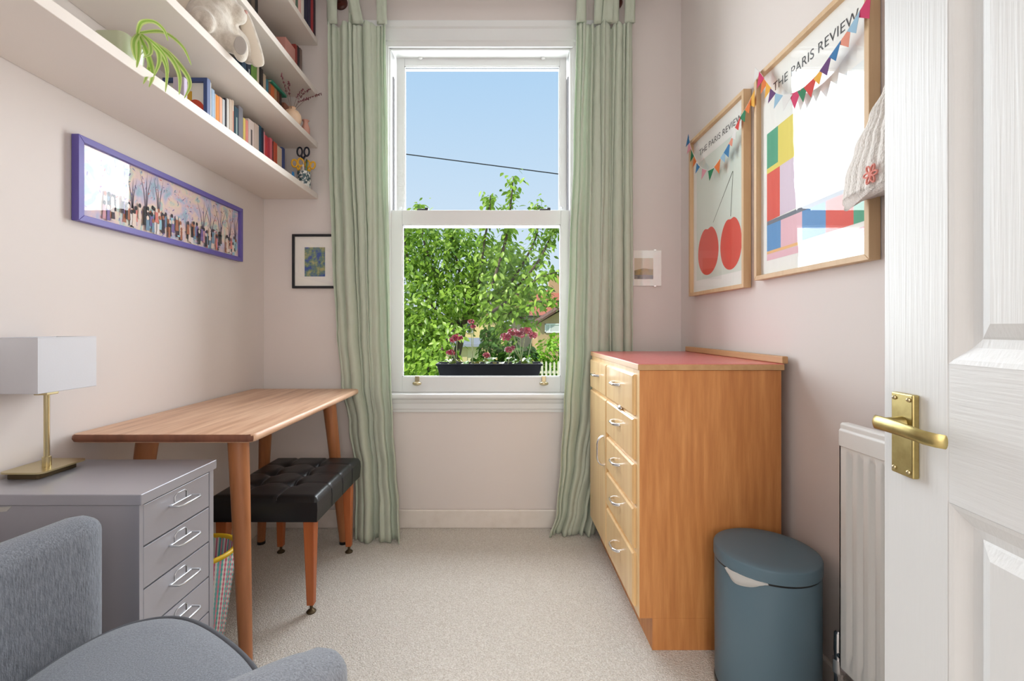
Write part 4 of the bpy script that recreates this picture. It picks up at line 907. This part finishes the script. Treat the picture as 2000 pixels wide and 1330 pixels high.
# plush rabbit
m_fur = M('grey_beige_plush', (204, 192, 178), 1.0, spec=.05, rgb2=(226, 216, 204), nscale=50, sheen=.6, bump=(330, .55, (1, 1, .6)), bdist=.003)
rb_ = thing('plush_rabbit', (-1.04, 1.67, SZ[1][1]), 'large grey beige plush rabbit sitting on the second shelf', 'soft toy')
zz = SZ[1][1]
b = MB()
b.sphere((-1.035, 1.615, zz+.080), .066, .082, .082, 20, 14); b.sphere((-1.03, 1.63, zz+.135), .055, .062, .05, 18, 12)
b.sphere((-1.025, 1.655, zz+.182), .064, .072, .062, 20, 14); b.sphere((-.975, 1.680, zz+.166), .034, .040, .033, 16, 10)
b.tube(bez([(-1.04, 1.64, zz+.055), (-1.0, 1.655, zz+.052), (-.968, 1.662, zz+.038)], 4), [.043]*3+[.040]*3+[.034]*3, 14)
b.sphere((-.952, 1.664, zz+.028), .024, .033, .048, 16, 12)
b.tube(bez([(-1.04, 1.59, zz+.06), (-1.02, 1.555, zz+.055), (-.992, 1.535, zz+.04)], 4), [.045]*3+[.042]*3+[.034]*3, 14); b.sphere((-.985, 1.532, zz+.034), .022, .022, .034, 14, 10)
b.tube(bez([(-1.02, 1.685, zz+.115), (-1.0, 1.735, zz+.105), (-.99, 1.785, zz+.078)], 4), [.036]*3+[.034]*3+[.03]*3, 12); b.sphere((-.99, 1.788, zz+.074), .03, .028, .03, 14, 10)
body = obj('body', b, m_fur, rb_, smooth=180)
md = body.modifiers.new('rm', 'REMESH'); md.mode = 'VOXEL'; md.voxel_size = .005; md.use_smooth_shade = True
md = body.modifiers.new('sm', 'SMOOTH'); md.factor = .6; md.iterations = 6
def ear(p, name):
    c = bez(p, 8); n = len(c); o2 = []; i2 = []
    for i, q in enumerate(c):
        t = i/(n-1); w2 = .010+.023*math.sin(math.pi*min(1, t*.93+.07))**.8*(.6+.5*t); d = (c[min(i+1, n-1)]-c[max(i-1, 0)]).normalized(); s_ = d.cross(Vector((.48, -.84, -.25))).normalized(); f_ = d.cross(s_).normalized()
        if i == n-1: w2 *= .35
        o2.append([q+s_*w2*math.cos(a)+f_*.010*math.sin(a) for a in [2*math.pi*k/14 for k in range(14)]])
        i2.append((q, s_, f_, w2))
    er = obj(name, MB().loft(o2), m_fur, rb_, smooth=180)
    sg = 1 if i2[4][2].dot(Vector((.48, -.84, -.25))) > 0 else -1
    obj('ear_lining', MB().sheet([[q+s_*w2*k*.70+f_*sg*(.0100*math.sqrt(1-(k*.70)**2)+.0012) for k in (-1, -.75, -.5, -.25, 0, .25, .5, .75, 1)] for q, s_, f_, w2 in i2[3:-1]]), M('cream_plush', (232, 220, 204), 1, sheen=.4), er, smooth=180)
ear([(-1.01, 1.705, zz+.225), (-.978, 1.720, zz+.190), (-.966, 1.752, zz+.125), (-.958, 1.790, zz+.060), (-.955, 1.802, zz+.040)], 'ear')
ear([(-1.04, 1.60, zz+.222), (-1.075, 1.575, zz+.20), (-1.10, 1.57, zz+.14), (-1.105, 1.565, zz+.08)], 'ear')
obj('foot_pad', MB().sphere((-.9395, 1.6425, zz+.026), .006, .021, .033, 16, 10, Matrix.Rotation(R(-60), 3, 'Z')), M('grey_suede', (182, 174, 168), .9), rb_, smooth=180)
for dy in (-.028, .032):
    obj('eye', MB().sphere((-.970+.004*dy, 1.672+dy, zz+.200), .006, .006, .006, 10, 6), m_blackmetal, rb_, smooth=180)
obj('nose', MB().sphere((-.943, 1.684, zz+.176), .006, .009, .006, 10, 6), M('pink_nose', (196, 150, 140), .7), rb_, smooth=180)
# vases and dried flowers on the second shelf
zz = SZ[1][1]+.0005
setp(obj('round_vase', MB().lathe((-1.03, 2.25, zz), [(.018, 0), (.032, .008), (.043, .035), (.041, .058), (.030, .075), (.015, .084), (.014, .092), (.017, .095), (.012, .094)], 28), M('peach_glaze', (236, 196, 160), .35, rgb2=(244, 214, 186), nscale=14), smooth=50), 'round peach ceramic vase with dried flowers on the second shelf', 'vase')
setp(obj('bottle_vase', MB().lathe((-1.005, 2.345, zz), [(.017, 0), (.021, .01), (.021, .035), (.012, .055), (.011, .066), (.018, .074), (.014, .073)], 24), M('pink_clay', (214, 160, 144), .55), smooth=50), 'small pink clay vase at the window end of second shelf', 'vase')
m_twig = M('dry_twig', (120, 92, 78), .9); m_bud = M('dried_purple_bud', (126, 70, 78), .9)
for k, (tipx, tipy, ds) in enumerate(((549, 145, 'short upright'), (564, 160, 'straight middle'), (592, 174, 'long leaning'), (607, 172, 'longest leaning'), (602, 192, 'low drooping'), (626, 183, 'outermost drooping'))):
    tip = PX(tipx, tipy, -1.0+.004*k); base = Vector((-1.03, 2.25, zz+.07))
    if tip.y > 2.43: tip = PY(tipx, tipy, 2.43)
    mid = (base+tip)/2+Vector((0, -.01, .012)); c = bez([base, mid, tip], 10)
    s_ = thing('dried_flower_sprig', base, f'{ds} dried purple flower sprig in the peach vase', 'dried flower', 'dried sprigs in the peach vase')
    obj('stem', MB().tube(c, .0009, 5), m_twig, s_)
    rr = random.Random(k); b = MB()
    for i in range(10, 21):
        for q in range(2):
            p = c[i]+Vector((rr.uniform(-.005, .005), rr.uniform(-.005, .005), rr.uniform(-.004, .004))); b.sphere(p, .0026, .0026, .0038, 6, 4)
    fo = obj('buds', b, m_bud, s_, smooth=180); fo['kind'] = 'stuff'
# pencil pot with scissors and pens
z_ = SZ[0][1]+.0005; pc = Vector((-1.022, 2.365, z_))
setp(obj('pencil_pot', MB().lathe(pc, [(.031, 0), (.033, .004), (.033, .087), (.0315, .088), (.030, .085), (.029, .006)], 32), M('teal_patterned_china', (52, 84, 92), .3, rgb2=(232, 232, 226), nscale=60, contrast=(.47, .53), coat=.3), smooth=50), 'white and teal patterned pot of scissors on the lowest shelf', 'pot')
def scissors(label, col, top, sp_, rx, rz, rot):
    m = M('handle_%d_%d_%d' % col, col, .4); root = thing('scissors', pc+Vector((0, 0, .01)), label, 'scissors', 'scissors in the patterned pot')
    pv = Vector((top.x, top.y, top.z-.055)); ax = Matrix.Rotation(rot, 3, 'Y')
    for s_ in (-1, 1):
        c0 = pv+ax @ Vector((s_*sp_, 0, .04)); loop = [c0+ax @ Vector((rx*math.cos(a)*(1 if s_ > 0 else -1), 0, rz*math.sin(a))) for a in [2*math.pi*k/20 for k in range(20)]]
        b = MB().tube(loop, .0046, 8, True).tube([pv, pv+ax @ Vector((s_*sp_*.5, 0, .018))], .005, 8)
        h_ = obj('finger_loop', b, m, root, smooth=180)
    bl = MB().hexa([pv+Vector(v) for v in [(-.004, -.001, 0), (.004, -.001, 0), (.004, .001, 0), (-.004, .001, 0)]][:0] or [Vector((pc.x-.003, pc.y-.001, z_+.01)), Vector((pc.x+.003, pc.y-.001, z_+.01)), Vector((pc.x+.003, pc.y+.001, z_+.01)), Vector((pc.x-.003, pc.y+.001, z_+.01)), pv+Vector((-.005, -.001, 0)), pv+Vector((.005, -.001, 0)), pv+Vector((.005, .001, 0)), pv+Vector((-.005, .001, 0))])
    obj('blade', bl, m_chrome, root)
scissors('black handled scissors standing in the patterned pot', (26, 30, 46), Vector((pc.x+.0, 2.355, z_+.205)), .018, .013, .022, 0)
scissors('yellow handled scissors leaning forward in the patterned pot', (240, 186, 50), Vector((pc.x-.018, 2.345, z_+.145)), .016, .014, .019, R(-10))
scissors('yellow handled scissors on the window side of the patterned pot', (232, 178, 44), Vector((pc.x+.020, 2.372, z_+.145)), .014, .012, .018, R(12))
for ds, col, dx, dy, l in (('green', (90, 130, 90), .014, -.008, .13), ('white', (232, 228, 222), .003, -.016, .12)):
    p0 = pc+Vector((dx*.4, dy*.4, .01)); p1 = pc+Vector((dx*1.3, dy*1.3, l))
    pn = thing('pen', p0, f'{ds} pen standing in the patterned pot', 'pen', 'pens in the patterned pot')
    obj('barrel', MB().tube([p0, p1], .0042, 10), M('pen_'+ds, col, .4), pn, smooth=50); obj('cap', MB().tube([p1, p1+Vector((0, 0, .02))], [.0046, .0035], 10), M('pen_cap_'+ds, tuple(int(v*.7) for v in col), .4), pn, smooth=50)
setp(obj('blue_clothes_peg', MB().hexa([(-1.045, 2.27, z_), (-1.035, 2.27, z_), (-1.035, 2.29, z_), (-1.045, 2.29, z_), (-1.042, 2.27, z_+.06), (-1.036, 2.27, z_+.06), (-1.036, 2.286, z_+.06), (-1.042, 2.286, z_+.06)]), M('bright_blue_plastic', (40, 136, 206), .4), bevel=.002), 'bright blue plastic peg between books and patterned pot', 'peg')
bpy.data.objects['blue_clothes_peg'].name = 'plastic_peg'
# ------------------------------------------------------------------ outside
GZ = -1.6
structure('ground_lawn', MB().box(-60, 60, 2.72, 90, GZ-.2, GZ), M('grass', (96, 128, 52), .95, rgb2=(126, 154, 70), nscale=3))
def leaf_mesh(name, L, W, mat, bend=.18):
    m_ = MB(); rows = []
    for t, w2 in ((0, .06), (.18, .62), (.42, 1.0), (.68, .78), (.88, .34), (1, .02)):
        z = -bend*L*t*t; rows.append([Vector((-W*w2, L*t, z+.22*W*w2)), Vector((0, L*t, z)), Vector((W*w2, L*t, z+.22*W*w2))])
    m_.sheet(rows); me = bpy.data.meshes.new(name); me.from_pydata(m_.v, [], m_.f); me.materials.append(mat); me.polygons.foreach_set('use_smooth', [True]*len(me.polygons)); me.update(); return me, m_
m_tleaf = leaf_mat('fruit_tree_leaf', [(92, 126, 44), (142, 178, 60), (168, 202, 78), (112, 150, 50), (188, 216, 106)], .42)
m_bark = M('bark', (92, 78, 66), .9, rgb2=(66, 56, 48), nscale=20, stretch=(2, 2, .4), bump=(30, .6, (2, 2, .5)), bdist=.01)
def foliage(root, spots, n_single, L, W, mat, seed, name='foliage', tris=True, droop=.5):
    """leaves at given points: the nearest ones as parts, the rest joined"""
    rr = random.Random(seed); me, base = leaf_mesh('leaf', L, W, mat)
    lv = []
    for p, outw in spots:
        az = math.atan2(outw.x, outw.y)*-1+rr.gauss(0, .9); pit = rr.gauss(-.35-droop*.5, .45); rol = rr.gauss(0, .5); s_ = rr.uniform(.7, 1.25)
        lv.append((p, Euler((pit, rol, az)), s_))
    lv.sort(key=lambda q: q[0].y-.4*q[2])
    for p, e_, s_ in lv[:n_single]: mesh_copy('leaf', me, root, p, e_, (s_, s_, s_))
    mb = MB()
    for p, e_, s_ in lv[n_single:]:
        m3 = e_.to_matrix()*s_; mb.add([p+m3 @ v for v in base.v], base.f)
    if mb.v:
        o_ = obj(name, mb, mat, root, smooth=180, fix=False); o_['kind'] = 'stuff'
tree = thing('fruit_tree', (-.9, 6.6, GZ), 'leafy green fruit tree filling the lower window pane', 'tree')
rt = random.Random(21)
obj('trunk', MB().tube(bez([(-.95, 6.7, GZ), (-.9, 6.68, -.6), (-.75, 6.6, .2), (-.55, 6.5, 1.0), (-.35, 6.4, 1.9)], 5), [.11-.004*i for i in range(21)], 12), m_bark, tree, smooth=60)
shoots = [  # pixel polylines at a depth: real branches of the crown
    ([(920, 640), (935, 560), (945, 480), (955, 420), (958, 382)], 6.2), ([(960, 560), (985, 480), (995, 420), (1003, 345)], 6.0), ([(930, 600), (990, 560), (1040, 480), (1052, 430), (1050, 400)], 6.3),
    ([(960, 610), (1010, 575), (1050, 545), (1092, 530)], 5.9), ([(950, 625), (1000, 610), (1050, 590), (1094, 588)], 5.8), ([(1000, 570), (1045, 520), (1072, 470), (1085, 440)], 6.1),
    ([(900, 640), (860, 560), (830, 480), (818, 400)], 6.4), ([(890, 640), (830, 580), (795, 500), (790, 430)], 6.2), ([(880, 660), (830, 640), (790, 610), (760, 600)], 5.7), ([(870, 680), (840, 690), (815, 700), (800, 716)], 5.4),
    ([(930, 620), (900, 540), (885, 470), (880, 440)], 6.5), ([(965, 615), (985, 640), (990, 662)], 6.0), ([(1000, 600), (1020, 622), (1040, 634)], 6.2), ([(860, 690), (875, 660), (890, 640)], 5.5), ([(835, 720), (850, 710), (862, 716)], 5.2)]
spots = []
for pl, Yd in shoots:
    c = bez([PY(a, b_, Yd+.25*math.sin(i*1.7+a)) for i, (a, b_) in enumerate(pl)], 8); n = len(c)
    obj('branch', MB().tube(c, [.020*(1-.8*i/n)+.003 for i in range(n)], 6), m_bark, tree, smooth=180)
    for i, p in enumerate(c):
        for q in range(11):
            d = Vector((rt.gauss(0, 1), rt.gauss(0, 1), rt.gauss(0, .8))).normalized(); spots.append((p+d*abs(rt.gauss(0, .09)), d))
blobs = [(830, 500, 62, 70, 6.6), (880, 520, 66, 62, 6.5), (930, 520, 60, 66, 6.6), (965, 545, 52, 52, 6.4), (840, 590, 70, 55, 6.2), (900, 585, 48, 34, 6.3), (800, 560, 60, 80, 6.4), (1005, 565, 40, 32, 6.3),
         (1000, 595, 40, 22, 6.2), (800, 650, 55, 42, 5.9), (835, 640, 44, 40, 6.0), (800, 710, 42, 40, 5.6), (845, 695, 26, 24, 5.8), (985, 500, 40, 40, 6.7), (1010, 520, 24, 30, 6.6), (760, 480, 60, 60, 6.8), (950, 590, 34, 22, 6.2), (760, 680, 60, 70, 6.0), (820, 450, 36, 22, 6.7), (900, 462, 30, 22, 6.6), (1050, 570, 26, 14, 6.3), (862, 640, 30, 30, 6.1)]
for a, b_, rx, ry, Yd in blobs:
    c = PY(a, b_, Yd); wx, wz = rx*Yd/F, ry*Yd/F; cnt = int(300*(rx*ry/1800.0)**.95)+60
    for k in range(cnt):
        d = Vector((rt.gauss(0, 1), rt.gauss(0, 1), rt.gauss(0, 1))).normalized(); r = rt.uniform(.35, 1)**.5
        spots.append((c+Vector((d.x*wx*r, d.y*.45*r, d.z*wz*r)), d))
foliage(tree, spots, 300, .090, .0215, m_tleaf, 4)
# darker shrub low behind the tree, bright hedge to the right, small tree between
def shrub(name, label, blobs, L, W, mat, n1, dens, seed):
    root = thing(name, PY(blobs[0][0], blobs[0][1], blobs[0][4])*1.0, label, 'shrub'); root.location.z = GZ
    rr = random.Random(seed); sp2 = []
    for a, b_, rx, ry, Yd in blobs:
        c = PY(a, b_, Yd); wx, wz = rx*Yd/F, ry*Yd/F
        for k in range(dens):
            d = Vector((rr.gauss(0, 1), -abs(rr.gauss(0, 1)), rr.gauss(0, 1))).normalized(); r = rr.uniform(.6, 1)
            sp2.append((c+Vector((d.x*wx*r, d.y*wx*.7*r, d.z*wz*r)), d))
    c = PY(blobs[0][0], blobs[0][1], blobs[0][4])
    obj('stem', MB().tube([(c.x, c.y, GZ), (c.x+.05, c.y, (GZ+c.z)/2), c], [.06, .045, .02], 8), m_bark, root, smooth=60)
    foliage(root, sp2, n1, L, W, mat, seed)
m_hedge = leaf_mat('hedge_leaf', [(132, 178, 40), (160, 206, 58), (110, 156, 34), (172, 214, 76)], .4)
shrub('hedge', 'bright lime green hedge behind the white picket fence', [(1075, 700, 36, 42, 15), (1100, 690, 34, 48, 15.2), (1050, 712, 24, 28, 14.8), (1035, 728, 24, 20, 14.7), (1150, 690, 44, 50, 15.3), (1215, 692, 46, 50, 15.5), (1285, 694, 48, 48, 15.4), (1360, 694, 50, 48, 15.6)], .13, .045, m_hedge, 120, 420, 8)
m_shrub = leaf_mat('dark_shrub_leaf', [(58, 92, 34), (84, 126, 44), (100, 142, 52), (70, 106, 38)], .35)
shrub('garden_shrub', 'mid green garden shrub behind the window box flowers', [(960, 690, 26, 26, 10), (985, 665, 26, 30, 10.2), (945, 715, 30, 20, 9.8), (1000, 700, 26, 26, 9.9), (955, 655, 14, 18, 10.4), (1030, 700, 20, 26, 10.6)], .11, .035, m_shrub, 120, 320, 9)
shrub('garden_bush', 'dark green bush low beside the fruit tree trunk', [(800, 725, 40, 30, 7.5), (840, 722, 30, 26, 7.8), (770, 700, 40, 40, 7.6)], .10, .03, m_shrub, 120, 420, 10)
# picket fence
m_pick = M('cream_fence_paint', (226, 218, 196), .7)
fn = thing('picket_fence', PY(1075, 720, 14), 'cream picket fence seen beyond the window box', 'fence'); fn.location.z = GZ
for k in range(52):
    x = .9+k*.125; zt_ = .02+.02*math.sin(k*2.1)
    obj('picket', MB().extrude([(x-.03, 14, GZ), (x+.03, 14, GZ), (x+.03, 14, zt_-.05), (x, 14, zt_), (x-.03, 14, zt_-.05)], (0, .022, 0)), m_pick, fn)
for z in (-1.2, -.35): obj('rail', MB().box(.8, 7.4, 14.022, 14.06, z, z+.07), m_pick, fn)
# houses
m_brick = M('london_brick', (176, 142, 104), .9, rgb2=(204, 176, 134), nscale=30, bump=(60, .3, (1, 1, 3)), bdist=.01)
m_tile = M('red_roof_tiles', (150, 84, 66), .85, rgb2=(176, 108, 86), nscale=6, stretch=(3, 1, 6))
m_render = M('yellow_render', (232, 204, 148), .9); m_upvc = M('white_window_frame', (240, 240, 240), .4); m_dpane = M('dark_pane', (70, 78, 88), .15, spec=.8)
m_grey_roof = M('grey_felt_roof', (128, 132, 138), .8); m_net = M('net_curtain', (206, 206, 204), .8)
def hwin(root, a, b_, c, d_, Y, bars=1):
    p0 = PY(a, d_, Y); p1 = PY(c, b_, Y); t = max(.05, (p1.x-p0.x)*.07); mb = MB()
    mb.box(p0.x, p1.x, Y-.06, Y+.03, p0.z, p0.z+t).box(p0.x, p1.x, Y-.06, Y+.03, p1.z-t, p1.z).box(p0.x, p0.x+t, Y-.06, Y+.03, p0.z, p1.z).box(p1.x-t, p1.x, Y-.06, Y+.03, p0.z, p1.z)
    for k in range(bars): xm = p0.x+(p1.x-p0.x)*(k+1)/(bars+2); mb.box(xm-t/2, xm+t/2, Y-.05, Y+.02, p0.z, p1.z)
    f_ = obj('window', mb, m_upvc, root); obj('pane', MB().box(p0.x+t*.5, p1.x-t*.5, Y-.03, Y-.01, p0.z+t*.5, p1.z-t*.5), m_net if bars else m_dpane, f_)
Yh = 30
h1 = thing('brick_house', PY(1100, 650, Yh), 'brick gabled house at the right edge of the lower pane', 'house'); h1.location.z = GZ
p = [PY(1045, 700, Yh), PY(1160, 700, Yh), PY(1160, 632, Yh), PY(1107, 600, Yh), PY(1050, 633, Yh)]; p[0].z = GZ; p[1].z = GZ; p[0].x = p[4].x; p[1].x = p[2].x
obj('wall', MB().extrude(p, (0, 6, 0)), m_brick, h1)
q = [PY(1046, 634, Yh-.3), PY(1107, 597, Yh-.3), PY(1107, 592, Yh-.3), PY(1044, 631, Yh-.3)]
obj('roof', MB().extrude(q, (0, 6.5, 0)), M('brown_verge', (104, 76, 62), .8), h1)
q = [PY(1107, 597, Yh-.3), PY(1168, 634, Yh-.3), PY(1170, 631, Yh-.3), PY(1107, 592, Yh-.3)]
obj('roof', MB().extrude(q, (0, 6.5, 0)), m_tile, h1)
hwin(h1, 1064, 632, 1094, 650, Yh)
Yk = 38
h2 = thing('terraced_house', PY(1040, 640, Yk), 'cream terraced house with red tiled roof beyond the tree', 'house'); h2.location.z = GZ
a, c = PY(1000, 615, Yk), PY(1180, 615, Yk)
obj('wall', MB().box(a.x, c.x, Yk, Yk+7, GZ, a.z), M('cream_wall', (226, 214, 190), .9), h2)
b0 = PY(1180, 588, Yk).z
obj('roof', MB().extrude([(a.x-.3, Yk-.5, a.z-.1), (a.x-.3, Yk+3.5, b0+1.2), (a.x-.3, Yk+7.5, a.z-.1)], (c.x-a.x+.6, 0, 0)), m_tile, h2)
obj('gutter', MB().tube([(a.x-.3, Yk-.5, a.z-.12), (c.x+.3, Yk-.5, a.z-.12)], .07, 8), M('dark_gutter', (60, 56, 56), .6), h2)
x = PY(1041, 640, Yk).x; obj('downpipe', MB().tube([(x, Yk-.1, GZ), (x, Yk-.1, a.z-.1)], .09, 8), m_upvc, h2)
hwin(h2, 1022, 622, 1038, 636, Yk)
x = PY(1092, 580, Yk); obj('chimney', MB().box(x.x-.5, x.x+.6, Yk+3, Yk+4, b0, b0+2.6), m_brick, h2)
Yl = 34
h3 = thing('yellow_house', PY(930, 650, Yl), 'yellow rendered house glimpsed under the tree', 'house'); h3.location.z = GZ
a, c = PY(888, 612, Yl), PY(985, 612, Yl)
obj('wall', MB().box(a.x, c.x, Yl, Yl+6, GZ, a.z), m_render, h3)
obj('roof', MB().extrude([(a.x-.3, Yl-.4, a.z), (a.x-.3, Yl+3, a.z+1.8), (a.x-.3, Yl+6.4, a.z)], (c.x-a.x+.6, 0, 0)), M('grey_slate', (120, 112, 110), .8), h3)
hwin(h3, 911, 630, 924, 650, Yl, 0)
Ys = 18
h4 = thing('garden_shed', PY(905, 690, Ys), 'cream garden shed with flat grey roof behind the flowers', 'shed'); h4.location.z = GZ
a, c = PY(868, 677, Ys), PY(932, 677, Ys)
obj('wall', MB().box(a.x, c.x, Ys, Ys+2.2, GZ, a.z), M('cream_boards', (232, 214, 170), .9), h4)
obj('roof', MB().hexa([(a.x-.15, Ys-.2, a.z), (c.x+.15, Ys-.2, a.z), (c.x+.15, Ys+2.4, a.z), (a.x-.15, Ys+2.4, a.z), (a.x-.1, Ys-.15, a.z+.1), (c.x+.1, Ys-.15, a.z+.1), (c.x+.1, Ys+2.3, a.z+.3), (a.x-.1, Ys+2.3, a.z+.3)]), m_grey_roof, h4)
obj('door_board', MB().box(a.x+.3, a.x+.9, Ys-.02, Ys, GZ, a.z-.12), M('pale_door', (222, 200, 150), .8), h4)
# overhead cable
A, B = PY(-1500, 3, 9), PY(3400, 640, 9); c = [A+(B-A)*k/30 for k in range(31)]
setp(obj('overhead_cable', MB().tube(c, .011, 6), M('dark_cable', (44, 46, 52), .7), smooth=180, fix=False), 'dark overhead cable crossing the sky in the upper pane', 'cable')
# ------------------------------------------------------------------ window box with geraniums
PYy = 2.70; pz = .765
pb = thing('window_box', (-.07, PYy, pz), 'black plastic window box on the outside sill', 'planter')
m_box = M('black_plastic', (9, 11, 17), .55, spec=.15)
x0, x1 = PY(853, 720, 2.63).x, PY(1058, 720, 2.63).x; zt_ = PY(900, 711, 2.63).z
def pr_(i, z, dy=0): return [Vector((x0+i, 2.625+dy, z)), Vector((x1-i, 2.625+dy, z)), Vector((x1-i, 2.775-dy, z)), Vector((x0+i, 2.775-dy, z))]
obj('trough', MB().loft([pr_(.022, pz+.001, .018), pr_(.0, zt_-.006, .002), pr_(.008, zt_-.006, .01), pr_(.012, zt_-.03, .014)]), m_box, pb, bevel=.003)
obj('rim', MB().tube(pr_(-.004, zt_-.004), .006, 8, True), m_box, pb, smooth=50)
obj('soil', MB().loft([pr_(.010, zt_-.04, .014), pr_(.009, zt_-.028, .013)]), M('soil', (86, 56, 42), .95), pb)
m_pet = leaf_mat('geranium_petal', [(112, 26, 48), (146, 44, 64), (98, 22, 42), (166, 72, 78)], .15)
m_gst = M('geranium_stem', (104, 112, 62), .7); m_gl = leaf_mat('geranium_leaf', [(70, 110, 40), (104, 140, 54), (128, 122, 60), (88, 124, 48)], .08)
rg = random.Random(3)
def geranium(label, heads, base_px, nl):
    bx = (base_px-CX)*2.69/F; root = thing('geranium', (bx, 2.70, zt_-.03), label, 'plant', 'geraniums in the window box')
    for a, b_, r in heads:
        Yf = 2.70+rg.uniform(-.03, .03); c = PY(a, b_, Yf); rr_ = r*Yf/F; p0 = Vector((bx+rg.uniform(-.02, .02), 2.70+rg.uniform(-.02, .02), zt_-.03))
        obj('stem', MB().tube(bez([p0, (p0*.5+c*.5)+Vector((rg.uniform(-.008, .008), 0, 0)), c], 5), .0022, 6), m_gst, root, smooth=180)
        mb = MB()
        for k in range(34):
            d = Vector((rg.gauss(0, 1), rg.gauss(0, 1), rg.gauss(.25, .6))).normalized(); p = c+Vector((d.x*rr_, d.y*rr_, d.z*rr_*.65)); s_ = d.orthogonal().normalized(); t_ = d.cross(s_); w2 = rr_*.36
            mb.add([p+s_*w2*math.cos(q*math.pi/3)+t_*w2*math.sin(q*math.pi/3)+d*w2*(.35 if q % 2 else .05) for q in range(6)]+[p-d*w2*.3], [(q, (q+1) % 6, 6) for q in range(6)])
        o_ = obj('flower_head', mb, m_pet, root, fix=False); o_['kind'] = 'stuff'
    for k in range(nl):
        p = Vector((bx+rg.uniform(-.05, .05), 2.70+rg.uniform(-.05, .04), zt_-.02+rg.uniform(0, .05))); r = rg.uniform(.012, .022); e_ = Euler((rg.uniform(-.9, .3), rg.uniform(-.5, .5), rg.uniform(0, 6))).to_matrix()
        mb = MB().add([p+e_ @ Vector((r*(1+.12*math.cos(6*t))*math.cos(t), r*(1+.12*math.cos(6*t))*math.sin(t), .25*r*math.cos(3*t))) for t in [2*math.pi*q/14 for q in range(14)]]+[p], [(q, (q+1) % 14, 14) for q in range(14)])
        o_ = obj('leaf', mb, m_gl, root, smooth=180, fix=False)
    obj('crown', MB().sphere((bx, 2.70, zt_-.028), .012, .012, .012, 8, 6), m_gst, root)
geranium('pink geranium with two heads, leftmost in the window box', [(893, 660, 10), (885, 664, 7), (880, 689, 8)], 888, 7)
geranium('tall thin geranium with a faded head, left of the box centre', [(920, 628, 6), (924, 638, 5)], 926, 7)
geranium('short pale pink geranium low at the window box centre', [(950, 694, 7)], 950, 8)
geranium('small salmon geranium below the big red cluster', [(994, 683, 8), (1001, 679, 5)], 990, 8)
geranium('large crimson geranium cluster on the right of the window box', [(988, 658, 10), (1002, 649, 10), (1016, 653, 9), (1027, 647, 11), (1040, 655, 9)], 1024, 9)
